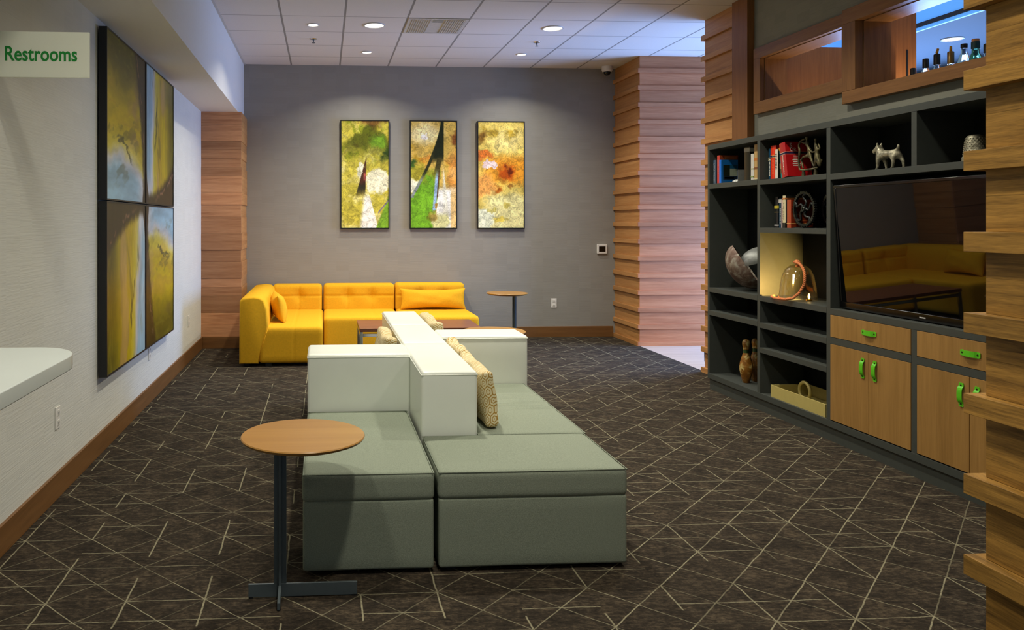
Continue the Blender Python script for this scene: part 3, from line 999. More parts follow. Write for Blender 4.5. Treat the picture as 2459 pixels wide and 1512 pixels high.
# ------------------------------------------------------------------ ceiling fixtures
def lamp(kind, x, y, zc, r, watts, label, group):
    t = thing('ceiling_light', label, 'ceiling light', (x, y, zc), group=group)
    lathe('trim_ring', [(r * 0.98, -0.001), (r * 1.16, -0.001), (r * 1.14, -0.007), (r * 1.0, -0.009), (r * 0.98, -0.004)], M['vent'], t, 36)
    lathe('lens', [(0, -0.003), (r, -0.003), (r, -0.001), (0, -0.001)], M['lens'], t, 36)
    l = bpy.data.lights.new('downlight', 'AREA')
    l.shape = 'DISK'
    l.size = r * 1.8
    l.color = WARM
    l.energy = watts
    l.spread = math.radians(132)
    o = bpy.data.objects.new('downlight', l)
    COL.objects.link(o)
    o.parent = t
    o.location = (0, 0, -0.012)
    return t
GB, GS = 'large ceiling downlights', 'small ceiling downlights'
lamp('big', 0.498, 7.66, ZC, 0.094, BIG_W, 'large round ceiling downlight left of the vent', GB)
lamp('big', 2.299, 7.67, ZC, 0.094, BIG_W, 'large round ceiling downlight right of the vent', GB)
lamp('small', -0.107, 7.677, ZC, 0.052, SMALL_W, 'small downlight nearest the soffit', GS)
lamp('small', 0.491, 8.875, ZC, 0.052, SMALL_W, 'small downlight above the left picture on the back wall', GS)
lamp('small', 2.294, 8.875, ZC, 0.052, SMALL_W, 'small downlight above the right picture on the back wall', GS)
HID = 'downlights above and behind the camera'
for x, y, wt, lb_ in ((0.498, 4.65, 1.05, 'ceiling downlight above the far end of the white bench back'), (2.299, 4.65, 1.0, 'ceiling downlight above the carpet before the console'),
                      (0.498, 1.64, 0.9, 'ceiling downlight just in front of the green bench'), (2.45, 2.75, 0.45, 'ceiling downlight beside the oak pier'),
                      (-0.55, 2.15, 0.5, 'ceiling downlight above the white counter'), (1.0, -1.4, 0.5, 'ceiling downlight farthest behind the camera')):
    lamp('big', x, y, ZC, 0.094, BIG_W * wt, lb_, HID)
lamp('small', 2.3, 6.3, ZC, 0.052, SMALL_W, 'small ceiling downlight above the console corner', HID)
lamp('bar', 5.5, 6.46, 3.06, 0.075, 10, 'round downlight in the bar ceiling behind the bottles', None)

vt = thing('air_vent', 'grey square louvred air vent in the ceiling tiles', 'vent', (1.105, 7.66, ZC))
bm = bmesh.new()
for x0, x1, y0, y1 in ((-0.292, 0.292, -0.292, -0.262), (-0.292, 0.292, 0.262, 0.292), (-0.292, -0.262, -0.262, 0.262), (0.262, 0.292, -0.262, 0.262)):
    bxm(bm, x0, x1, y0, y1, -0.006, -0.0005)
fin('vent_frame', bm, M['vent'], vt)
box('vent_backing', -0.262, 0.262, -0.262, 0.262, -0.002, -0.0005, M['vent'], vt)
for k in range(9):
    box('louvre', -0.255 + 0.022 * k, -0.247 + 0.022 * k, -0.255, 0.255, -0.010, -0.002, M['vent'], vt)
    box('louvre', 0.247 - 0.022 * k, 0.255 - 0.022 * k, -0.255, 0.255, -0.010, -0.002, M['vent'], vt)
for k in range(5):
    box('louvre', -0.05, 0.05, -0.25 + 0.02 * k, -0.242 + 0.02 * k, -0.010, -0.002, M['vent'], vt)

def sprinkler(x, y, label):
    t = thing('sprinkler_head', label, 'sprinkler', (x, y, ZC), group='ceiling sprinklers')
    lathe('escutcheon', [(0, 0), (0.038, 0), (0.034, -0.006), (0.012, -0.010), (0, -0.010)], M['chrome'], t, 24)
    lathe('stem', [(0.007, -0.010), (0.007, -0.030), (0.003, -0.032), (0.003, -0.042), (0, -0.042)], M['steel'], t, 12)
    lathe('deflector', [(0, -0.042), (0.018, -0.042), (0.018, -0.045), (0, -0.045)], M['steel'], t, 16)
sprinkler(-0.111, 8.27, 'ceiling sprinkler head near the soffit')
sprinkler(2.303, 8.27, 'ceiling sprinkler head on the right of the ceiling')

dm = thing('security_camera', 'white dome security camera under the ceiling in the back corner', 'camera', (3.54, 9.5, ZC))
lathe('camera_housing', [(0, 0), (0.066, 0), (0.066, -0.05), (0.058, -0.066), (0.044, -0.07), (0, -0.07)], M['plastic'], dm, 32)
lathe('camera_dome', [(0.044, -0.069), (0.042, -0.085), (0.032, -0.102), (0.018, -0.112), (0, -0.115)], M['blackgloss'], dm, 32)

# ------------------------------------------------------------------ wall fittings
def outlet(label, loc, rz):
    t = thing('power_outlet', label, 'outlet', loc, (0, 0, rz), 'wall outlets')
    box('cover_plate', -0.036, 0.036, -0.006, 0, -0.058, 0.058, M['plastic'], t, bevel=0.002)
    for zc in (-0.026, 0.026):
        box('socket', -0.017, 0.017, -0.009, -0.005, zc - 0.016, zc + 0.016, M['plastic'], t, bevel=0.002)
        bm = bmesh.new()
        bxm(bm, -0.009, -0.006, -0.0096, -0.0088, zc - 0.006, zc + 0.007)
        bxm(bm, 0.006, 0.009, -0.0096, -0.0088, zc - 0.006, zc + 0.007)
        bxm(bm, -0.003, 0.003, -0.0096, -0.0088, zc - 0.013, zc - 0.008)
        fin('slots', bm, M['darkslot'], t)
outlet('white outlet low on the left wall under the counter', (XL, 4.197, 0.418), PI / 2)
outlet('white outlet under the large flower picture', (XL, 6.36, 0.40), PI / 2)
outlet('white outlet between flower picture and boarded pier', (XL, 8.18, 0.426), PI / 2)
outlet('white outlet on the grey back wall near the far side table', (2.906, YB, 0.430), 0)

th = thing('thermostat', 'white wall thermostat with dark screen on the back wall', 'thermostat', (3.524, YB, 1.113))
box('thermostat_body', -0.064, 0.064, -0.024, 0, -0.060, 0.060, M['plastic'], th, bevel=0.006)
box('thermostat_screen', -0.042, 0.042, -0.0255, -0.0235, -0.034, 0.034, M['screen'], th)

sg = thing('wall_sign', 'white projecting sign with green Restrooms lettering', 'sign', (XL, 3.34, 2.155))
box('sign_panel', 0.004, 0.422, -0.006, 0.006, -0.096, 0.096, M['signplate'], sg, bevel=0.0015)
box('mounting_plate', 0.0, 0.006, -0.022, 0.022, -0.096, 0.096, M['vent'], sg)
text('lettering', 'Restrooms', 0.0845, M['signgreen'], sg, (0.2235, -0.0068, 0.0), (PI / 2, 0, 0), 'CENTER', 0.0006, 0.0016, 0.80)

# counter slab that reaches in from the left
ct = thing('counter', 'white rounded counter slab projecting from the left wall', 'counter', (0, 0, 0))
pts = [(XL + 0.002, 0.6), (-0.722, 0.6), (-0.722, 2.25)]
for k in range(1, 9):
    a = PI / 2 * k / 8
    pts.append((-0.722 - 0.15 * (1 - math.cos(a)), 2.25 + 0.173 * math.sin(a)))
pts.append((XL + 0.002, 2.423))
prism('countertop', pts, 'Z', 1.028, 1.07, M['counter'], ct, bevel=0.004)
box('counter_support', XL + 0.002, -1.20, 0.6, 2.0, 0, 1.028, M['paint'], ct)

# ------------------------------------------------------------------ pictures
def picture(label, fn, x0, x1, z0, z1):
    t = thing('framed_picture', label, 'picture', (x0, YB, z0), group='three pictures on the back wall')
    W, H, d, f = x1 - x0, z1 - z0, 0.042, 0.012
    bm = bmesh.new()
    bxm(bm, 0, f, -d, -0.004, 0, H)
    bxm(bm, W - f, W, -d, -0.004, 0, H)
    bxm(bm, f, W - f, -d, -0.004, 0, f)
    bxm(bm, f, W - f, -d, -0.004, H - f, H)
    bxm(bm, 0.03, W - 0.03, -0.012, 0, 0.03, H - 0.03)
    fin('frame', bm, M['frame'], t)
    painted('print', fn, 150, 330, (f, -d + 0.006, H - f), (W - 2 * f, 0, 0), (0, 0, -(H - 2 * f)), M['art'], t, 1.10)
picture('tall green and olive abstract picture, left of the three', art_left, 0.204, 0.812, 1.372, 2.724)
picture('tall abstract picture with dark pointed sail shape, in the middle', art_mid, 1.068, 1.664, 1.372, 2.724)
picture('tall orange and yellow abstract picture, right of the three', art_right, 1.920, 2.522, 1.372, 2.722)

def flower(label, key, y0, y1, z0, z1):
    t = thing('flower_panel', label, 'picture', (XL, y0, z0), group='four flower picture panels on the left wall')
    W, H, d, f = y1 - y0, z1 - z0, 0.062, 0.010
    bm = bmesh.new()
    bxm(bm, 0.012, d, 0, f, 0, H)
    bxm(bm, 0.012, d, W - f, W, 0, H)
    bxm(bm, 0.012, d, f, W - f, 0, f)
    bxm(bm, 0.012, d, f, W - f, H - f, H)
    bxm(bm, 0.0, 0.03, 0.04, W - 0.04, 0.04, H - 0.04)
    fin('frame', bm, M['frame'], t)
    painted('print', petal(key), 150, 170, (d - 0.004, f, H - f), (0, W - 2 * f, 0), (0, 0, -(H - 2 * f)), M['art'], t)
YM, ZM = 5.985, 1.588
flower('near upper quarter of the yellow flower picture', ('near', 'top'), 4.915, YM - 0.002, ZM + 0.003, 2.672)
flower('far upper quarter of the yellow flower picture', ('far', 'top'), YM + 0.002, 7.06, ZM + 0.003, 2.672)
flower('near lower quarter of the yellow flower picture', ('near', 'low'), 4.915, YM - 0.002, 0.485, ZM - 0.003)
flower('far lower quarter of the yellow flower picture', ('far', 'low'), YM + 0.002, 7.06, 0.485, ZM - 0.003)

# ------------------------------------------------------------------ back-to-back bench
def wrinkle(seed, amp):
    rn = random.Random(seed)
    w = [(rn.uniform(4, 11), rn.uniform(4, 11), rn.uniform(0, 6)) for _ in range(5)]
    def d(p, n):
        s = sum(math.sin(a * p.x + b * p.y + c) for a, b, c in w) / 5
        return n * (amp * s)
    return d

def dome(x0, x1, y0, y1, amp, seed):
    wk = wrinkle(seed, 0.002)
    def d(p, n):
        if n.z > 0.7:
            u = max(0, 1 - abs((p.x - (x0 + x1) / 2) / ((x1 - x0) / 2)) ** 4)
            v = max(0, 1 - abs((p.y - (y0 + y1) / 2) / ((y1 - y0) / 2)) ** 4)
            return Vector((0, 0, amp * u * v)) + wk(p, n)
        return wk(p, n) * 0.8
    return d

def upholstered(parent, x0, x1, y0, y1, seed, feet=True, creased=False):
    g = 0.004
    soft_box('base', (x0 + g, y0 + g, 0.018), (x1 - g, y1 - g, 0.306), 0.012, M['green'], parent, (10, 10, 6), wrinkle(seed + 50, 0.0016))
    dm0 = dome(x0, x1, y0, y1, 0.006, seed)
    def dsp(p, n):
        d = dm0(p, n)
        if creased and n.z > 0.7:
            for cy, cx, ln, sl, am in ((4.22, 1.16, 0.15, 0.10, 0.006), (4.30, 1.06, 0.18, -0.05, 0.005), (4.38, 1.18, 0.12, 0.15, 0.006), (4.47, 1.05, 0.17, 0.05, 0.005), (4.56, 1.14, 0.14, -0.08, 0.005)):
                k = math.exp(-((p.x - cx) / ln) ** 2)
                q = (p.y - cy - sl * (p.x - cx)) / 0.016
                d.z += 1.8 * am * k * (math.exp(-q * q) - 0.9 * math.exp(-(q - 1.6) ** 2))
        return d
    soft_box('seat_cushion', (x0, y0, 0.300), (x1, y1, 0.417), 0.022, M['green'], parent, (24, 110, 4) if creased else (16, 16, 4), dsp)
    zt = 0.413
    tube('piping', [(x0 + 0.004, y0 + 0.004, zt), (x1 - 0.004, y0 + 0.004, zt), (x1 - 0.004, y1 - 0.004, zt), (x0 + 0.004, y1 - 0.004, zt)], 0.003, M['green'], parent, 6, True)
    if feet:
        for fx in (x0 + 0.06, x1 - 0.06):
            for fy in (y0 + 0.06, y1 - 0.06):
                box('foot', fx - 0.02, fx + 0.02, fy - 0.02, fy + 0.02, 0, 0.02, M['black'], parent)

def vinyl(name, parent, lo, hi, tops=True):
    o = soft_box(name, lo, hi, 0.016, M['white'], parent, (8, 8, 6))
    if tops:
        z = hi[2] - 0.017
        x0, x1, y0, y1 = lo[0] - 0.0005, hi[0] + 0.0005, lo[1] - 0.0005, hi[1] + 0.0005
        tube('piping', [(x0, y0, z), (x1, y0, z), (x1, y1, z), (x0, y1, z)], 0.0028, M['white'], parent, 6, True)
    return o

BX0, BX1, BX2, BX3 = -0.09, 0.473, 0.747, 1.285
G_B = 'sections of the back-to-back bench'
b1 = thing('bench_section', 'sage green seat with white armrest beside the near round table', 'bench', (0, 0, 0), group=G_B)
upholstered(b1, BX0, 0.458, 3.18, 4.245, 1)
vinyl('armrest', b1, (BX0, 4.247, 0.018), (BX1 + 0.004, 4.606, 0.727))
vinyl('backrest', b1, (BX1, 3.737, 0.018), (BX2, 4.652, 0.725))
b2 = thing('ottoman', 'wide sage green ottoman at the near end of the bench', 'ottoman', (0, 0, 0), group=G_B)
upholstered(b2, 0.472, 1.277, 3.18, 3.732, 2)
b3 = thing('bench_section', 'sage green right-hand seat with creased cushion and white armrest', 'bench', (0, 0, 0), group=G_B)
upholstered(b3, BX2 + 0.003, 1.289, 3.738, 4.917, 3, True, True)
vinyl('armrest', b3, (BX2 + 0.002, 4.920, 0.018), (1.311, 5.245, 0.722))
vinyl('backrest', b3, (BX1, 4.658, 0.018), (BX2, 5.482, 0.725))
b4 = thing('bench_section', 'farthest white bench back, in front of the coffee table', 'bench', (0, 0, 0), group=G_B)
vinyl('backrest', b4, (BX1, 5.488, 0.018), (BX2, 6.31, 0.725))
upholstered(b4, BX0, BX1 - 0.003, 4.612, 6.30, 4)
upholstered(b4, BX2 + 0.003, 1.165, 5.250, 6.30, 5)

def hexpillow(label, loc, lean, yaw, wd, ht, th, seed, grp):
    rn = random.Random(seed)
    ph = [rn.uniform(0, 6) for _ in range(4)]
    def puff(p, n):
        u, v = p.x / (wd / 2), (p.z - ht / 2) / (ht / 2)
        d = Vector((0, 0, 0))
        if abs(n.y) > 0.5:
            d.y = math.copysign(0.018 * max(0, 1 - u ** 4) * max(0, 1 - v ** 2) + 0.004 * math.sin(6 * u + 4 * v + ph[0]), n.y)
        d.z = -0.014 * max(0, v) * (1 - u * u) - 0.008 * max(0, v) * math.sin(5 * u + ph[1])
        d.x = -0.012 * u * (1 - v * v)
        d.y *= 1.0 - 0.35 * max(0, v)
        return d
    o = soft_box('throw_pillow', (-wd / 2, -th / 2, 0), (wd / 2, th / 2, ht), 0.028, M['hex'], None, (22, 4, 12), puff)
    o.rotation_euler = Euler((lean, 0, yaw), 'XYZ')
    o.location = loc
    tag(o, label, 'pillow', grp)
GP = 'patterned pillows along the bench back'
hexpillow('gold hexagon pillow nearest the camera on the bench', (0.842, 4.12, 0.424), math.radians(-7), PI / 2, 0.62, 0.290, 0.068, 1, GP)
hexpillow('gold hexagon pillow against the right white armrest', (0.842, 4.67, 0.424), math.radians(-7), PI / 2, 0.46, 0.300, 0.068, 2, GP)
hexpillow('gold hexagon pillow at the far right end of the bench', (0.850, 5.86, 0.424), math.radians(-8), PI / 2, 0.80, 0.312, 0.080, 3, GP)
hexpillow('gold hexagon pillow on the left side of the bench back', (0.365, 5.06, 0.424), math.radians(-9), -PI / 2, 0.62, 0.318, 0.080, 4, GP)

# ------------------------------------------------------------------ round side tables
def side_table(loc, label):
    t = thing('side_table', label, 'table', loc, group='round steel-legged side tables')
    R = 0.240
    lathe('tabletop', [(0, 0.628), (R - 0.003, 0.628), (R, 0.624), (R - 0.004, 0.616), (R - 0.035, 0.604), (0, 0.604)], M['tabletop'], t, 72)
    # flat steel uprights in a cross, offset to one side, on a two-bar foot
    px = -0.088
    bm = bmesh.new()
    bxm(bm, px - 0.024, px + 0.024, -0.004, 0.004, 0.052, 0.600)
    bxm(bm, px - 0.005, px + 0.005, -0.024, 0.024, 0.052, 0.600)
    fin('post', bm, M['steel'], t, bevel=0.001)
    box('foot_bar', -0.21, 0.21, -0.005, 0.005, 0.004, 0.054, M['steel'], t, bevel=0.001)
    prism('foot_bar', [(-0.112, 0.004), (0.112, 0.004), (0.112, 0.030), (0.03, 0.056), (-0.03, 0.056), (-0.112, 0.030)], 'X', px - 0.005, px + 0.005, M['steel'], t)
    box('mounting_plate', px - 0.05, 0.08, -0.05, 0.05, 0.598, 0.604, M['steel'], t)
    for gx in (-0.2, 0.2): box('glide', gx - 0.008, gx + 0.008, -0.007, 0.007, 0, 0.006, M['black'], t)
    for gy in (-0.1, 0.1): box('glide', px - 0.007, px + 0.007, gy - 0.008, gy + 0.008, 0, 0.006, M['black'], t)
    return t
st = side_table((-0.081, 3.017, 0), 'round wooden side table in front of the green bench')
copy_tree(st, (2.14, 8.96, 0), 'round side table standing by the grey back wall').rotation_euler = (0, 0, PI)
half = copy_tree(st, (1.288, 5.815, 0), 'round side table half hidden behind the right white armrest')
half.rotation_euler = (0, 0, PI / 2)

# ------------------------------------------------------------------ coffee table
cf = thing('coffee_table', 'long dark wooden coffee table with chrome frame', 'table', (0, 0, 0))
box('tabletop', 0.345, 1.545, 7.515, 8.17, 0.386, 0.42, M['darktop'], cf, bevel=0.002)
for lx in (0.350, 1.512):
    for ly in (7.520, 8.137):
        box('leg', lx, lx + 0.028, ly, ly + 0.028, 0, 0.386, M['chrome'], cf, bevel=0.002)
    box('cross_rail', lx, lx + 0.028, 7.548, 8.137, 0.352, 0.386, M['chrome'], cf, bevel=0.002)
for ly in (7.520, 8.137):
    box('long_rail', 0.378, 1.512, ly, ly + 0.028, 0.338, 0.366, M['chrome'], cf, bevel=0.002)

# ------------------------------------------------------------------ mustard sofa
def tuft(buttons, seam_z, face, amp=0.030):
    """Pulled-in buttons and a stitched line across the padded face (face: (axis, sign))."""
    ax, sg = face
    def d(p, n):
        comp = n[ax] * sg
        k = max(0.0, comp) if abs(n[ax]) > 0.3 else 0.0
        if k == 0.0: return Vector((0, 0, 0))
        o = 1 - ax
        s = 0.0
        for b in buttons:
            r2 = (p[o] - b) ** 2 + (p.z - seam_z) ** 2
            s += amp * math.exp(-r2 / 0.0045)
            s += 0.006 * math.exp(-((p[o] - b) / 0.010) ** 2)
        s += 0.011 * math.exp(-((p.z - seam_z) / 0.011) ** 2)
        v = Vector((0, 0, 0))
        v[ax] = -sg * s * k
        return v
    return d

GSF = 'units of the mustard sofa'
def sofa_seat(parent, x0, x1, y0, y1, seams):
    def d(p, n):
        s = 0.0
        for b in seams:
            s += 0.005 * math.exp(-((p.x - b) / 0.008) ** 2)
        return n * (-s) if (n.z > 0.5 or n.y < -0.5) else Vector((0, 0, 0))
    soft_box('seat', (x0, y0, 0.03), (x1, y1, 0.402), 0.045, M['yellow'], parent, (36, 14, 8), d)
    for fx in (x0 + 0.1, x1 - 0.1):
        for fy in (y0 + 0.07, y1 - 0.07):
            box('foot', fx - 0.03, fx + 0.03, fy - 0.03, fy + 0.03, 0, 0.034, M['black'], parent)
s1 = thing('sofa_unit', 'corner unit of the mustard sofa with a side back', 'sofa', (0, 0, 0), group=GSF)
sofa_seat(s1, -0.66, -0.010, 7.835, 9.46, [-0.30])
# sloped side back
def side_back():
    bm = bmesh.new()
    prof = [(-0.85, 0.03), (-0.66, 0.03), (-0.625, 0.20), (-0.560, 0.40), (-0.572, 0.58), (-0.600, 0.668), (-0.640, 0.694), (-0.70, 0.704), (-0.82, 0.690), (-0.846, 0.660)]
    ys = [7.825, 7.828, 7.84, 7.86, 7.9, 8.1, 8.3, 8.5, 8.7, 8.9, 9.1, 9.3, 9.5, 9.60]
    ins = [0.02, 0.010, 0.003, 0.0] + [0.0] * 9 + [0.01]
    rings = []
    for y, i in zip(ys, ins):
        c = (-0.71, 0.37)
        rings.append([bm.verts.new((c[0] + (px - c[0]) * (1 - i / 0.14), y, c[1] + (pz - c[1]) * (1 - i / 0.34))) for px, pz in prof])
    n = len(prof)
    for A, B in zip(rings, rings[1:]):
        for k in range(n):
            bm.faces.new((A[k], A[(k + 1) % n], B[(k + 1) % n], B[k]))
    bm.faces.new(rings[0])
    bm.faces.new(rings[-1][::-1])
    o = fin('backrest', bm, M['yellow'], s1, True)
    es = o.modifiers.new('split', 'EDGE_SPLIT')
    es.split_angle = math.radians(55)
side_back()
tube('seam', [(-0.655, 7.832, 0.035), (-0.622, 7.826, 0.20), (-0.557, 7.826, 0.40)], 0.0025, M['yellow'], s1, 6)
soft_box('backrest', (-0.62, 9.40, 0.36), (-0.022, 9.635, 0.700), 0.045, M['yellow'], s1, (40, 6, 22), tuft([-0.30], 0.562, (1, -1)))
for fx in (-0.78,):
    for fy in (7.93, 9.5): box('foot', fx - 0.03, fx + 0.03, fy - 0.03, fy + 0.03, 0, 0.034, M['black'], s1)
s2 = thing('sofa_unit', 'middle unit of the mustard sofa with two tufted buttons', 'sofa', (0, 0, 0), group=GSF)
sofa_seat(s2, -0.006, 0.862, 8.60, 9.46, [0.285, 0.575])
soft_box('backrest', (-0.006, 9.40, 0.36), (0.862, 9.635, 0.704), 0.045, M['yellow'], s2, (56, 6, 22), tuft([0.285, 0.575], 0.562, (1, -1)))
s3 = thing('sofa_unit', 'right unit of the mustard sofa behind the long cushion', 'sofa', (0, 0, 0), group=GSF)
sofa_seat(s3, 0.870, 1.745, 8.60, 9.46, [1.16, 1.45])
soft_box('backrest', (0.870, 9.40, 0.36), (1.722, 9.635, 0.710), 0.045, M['yellow'], s3, (56, 6, 22), tuft([1.16, 1.45], 0.562, (1, -1)))
bm = pillow_mesh('throw_pillow', 0.80, 0.255, 0.16, 36, 16, 0.10, 0.005, 9)
o = fin('throw_pillow', bm, M['yellow'], None, True, (1.315, 9.285, 0.404), (math.radians(-12), 0, 0))
tag(o, 'long mustard lumbar cushion on the right sofa unit', 'pillow', 'mustard cushions')
bm = pillow_mesh('throw_pillow', 0.62, 0.29, 0.16, 36, 16, 0.10, 0.005, 8)
o = fin('throw_pillow', bm, M['yellow'], None, True, (-0.452, 8.42, 0.404), (math.radians(14), 0, -PI / 2 + 0.12))
tag(o, 'mustard cushion leaning on the sofa side back', 'pillow', 'mustard cushions')

# ------------------------------------------------------------------ black console with shelves
XF, XK = 3.345, 3.700
cs_ = thing('media_console', 'charcoal wall console with open shelves and wooden doors', 'cabinet', (0, 0, 0))
K = M['console']
YL, YR_ = 6.572, 3.40
def shelf(y0, y1, z0, z1, name='shelf'): box(name, XF, XK - 0.012, y0, y1, z0, z1, K, cs_, bevel=0.0008, seg=1)
def upright(y0, y1, z0, z1): box('upright', XF + 0.001, XK - 0.012, y0, y1, z0, z1, K, cs_, bevel=0.0008, seg=1)
box('plinth', 3.361, XK - 0.01, YR_, 6.562, 0, 0.096, K, cs_)
shelf(YR_, YL, 0.096, 0.140, 'bottom_panel')
shelf(YR_, YL, 2.080, 2.122, 'top_panel')
box('back_panel', XK - 0.012, XK - 0.001, YR_, YL, 0.0, 2.122, M['console_in'], cs_)
upright(6.539, YL, 0.14, 2.08)
upright(5.758, 5.795, 0.14, 2.08)
upright(4.928, 4.968, 0.14, 2.08)
upright(4.180, 4.220, 1.772, 2.08)
upright(4.178, 4.220, 0.14, 0.842)
upright(YR_, 3.435, 0.14, 2.08)
for z0, z1 in ((1.742, 1.784), (0.847, 0.887), (0.647, 0.688)): shelf(5.795, 6.539, z0, z1)
for z0, z1 in ((1.739, 1.776), (1.372, 1.410), (0.847, 0.887), (0.641, 0.682), (0.451, 0.490)): shelf(4.968, 5.758, z0, z1)
shelf(3.435, 4.928, 1.732, 1.772)
shelf(3.435, 4.928, 0.842, 0.882)
for y0, y1 in ((4.220, 4.928), (3.435, 4.178)):
    box('rail', XF, XF + 0.05, y0, y1, 0.650, 0.693, K, cs_)

def handle(parent, yc, zc, vertical, ln=0.125):
    """Lime leather strap bowed out between two screws."""
    bm = bmesh.new()
    hw = 0.0155
    prof = []
    for k in range(15):
        s = -1 + 2 * k / 14
        a = max(0.0, 1 - (abs(s) / 0.72) ** 3) if abs(s) < 0.72 else 0.0
        prof.append((s * ln / 2, 0.0015 + 0.012 * a ** 0.7))
    rows = []
    for s, dpt in prof:
        wv = hw * (1 if abs(s) < ln / 2 - 0.006 else 0.8)
        q = []
        for wy, dd in ((-wv, dpt), (wv, dpt), (wv, dpt + 0.003), (-wv, dpt + 0.003)):
            y, z = (wy, s) if vertical else (s, wy)
            q.append(bm.verts.new((XF - 0.0015 - dd, yc + y, zc + z)))
        rows.append(q)
    for A, B in zip(rows, rows[1:]):
        for k in range(4): bm.faces.new((A[k], A[(k + 1) % 4], B[(k + 1) % 4], B[k]))
    bm.faces.new(rows[0])
    bm.faces.new(rows[-1][::-1])
    for s in (-ln / 2 + 0.014, ln / 2 - 0.014):
        y, z = (0, s) if vertical else (s, 0)
        n0 = len(bm.verts)
        c = Vector((XF - 0.006, yc + y, zc + z))
        ring = [bm.verts.new(c + Vector((0, 0.005 * math.cos(2 * PI * k / 10), 0.005 * math.sin(2 * PI * k / 10)))) for k in range(10)]
        ring2 = [bm.verts.new(v.co + Vector((-0.002, 0, 0))) for v in ring]
        f = bm.faces.new(ring2)
        f.material_index = 1
        for k in range(10):
            f = bm.faces.new((ring[k], ring[(k + 1) % 10], ring2[(k + 1) % 10], ring2[k]))
            f.material_index = 1
    h = fin('handle', bm, [M['lime'], M['screw']], parent)
    h['label'] = 'lime green leather strap handle'
def front(name, y0, y1, z0, z1, hy, hz, vert):
    o = box(name, XF - 0.001, XF + 0.018, y0 + 0.0025, y1 - 0.0025, z0 + 0.0025, z1 - 0.0025, M['door'], cs_, bevel=0.001)
    handle(o, hy, hz, vert)
front('drawer', 4.220, 4.928, 0.693, 0.842, 4.558, 0.770, False)
front('drawer', 3.435, 4.178, 0.693, 0.842, 3.810, 0.770, False)
front('door', 4.563, 4.928, 0.145, 0.650, 4.613, 0.545, True)
front('door', 4.220, 4.563, 0.145, 0.650, 4.506, 0.546, True)
front('door', 3.818, 4.178, 0.145, 0.650, 3.866, 0.546, True)
front('door', 3.435, 3.818, 0.145, 0.650, 3.766, 0.546, True)

# ------------------------------------------------------------------ television
TILT = math.atan2(0.047, 0.806)
tv = thing('television', 'black flat television leaning slightly forward in the console', 'television', (3.405, 4.917, 0.888), (0, 0, 0))
def tvbox(name, x0, x1, y0, y1, z0, z1, mat, bev=0.003):
    bm = bmesh.new()
    v = bxm(bm, x0, x1, y0, y1, z0, z1)
    for q in bm.verts: q.co.x -= math.tan(TILT) * q.co.z
    return fin(name, bm, mat, tv, bevel=bev)
TVW = 1.40
tvbox('tv_case', 0.004, 0.05, -TVW, -0.002, 0.0, 0.806, M['blackgloss'], 0.006)
tvbox('tv_screen', 0.000, 0.006, -TVW + 0.022, -0.024, 0.045, 0.786, M['screen'], 0.0)
tvbox('tv_bezel', -0.003, 0.006, -TVW, -0.002, 0.0, 0.043, M['blackgloss'])
tvbox('tv_bezel', -0.003, 0.006, -TVW, -0.002, 0.787, 0.806, M['blackgloss'])
tvbox('tv_bezel', -0.003, 0.006, -0.023, -0.002, 0.043, 0.787, M['blackgloss'])
tvbox('tv_bezel', -0.003, 0.006, -TVW, -TVW + 0.021, 0.043, 0.787, M['blackgloss'])
tvbox('tv_badge', -0.0042, -0.002, -0.735, -0.690, 0.016, 0.023, M['vent'], 0.0)
box('tv_stand', 0.03, 0.20, -1.0, -0.4, -0.0060, 0.0, M['blackgloss'], tv)
box('tv_stand_neck', 0.048, 0.10, -0.76, -0.64, 0.0, 0.28, M['blackgloss'], tv)

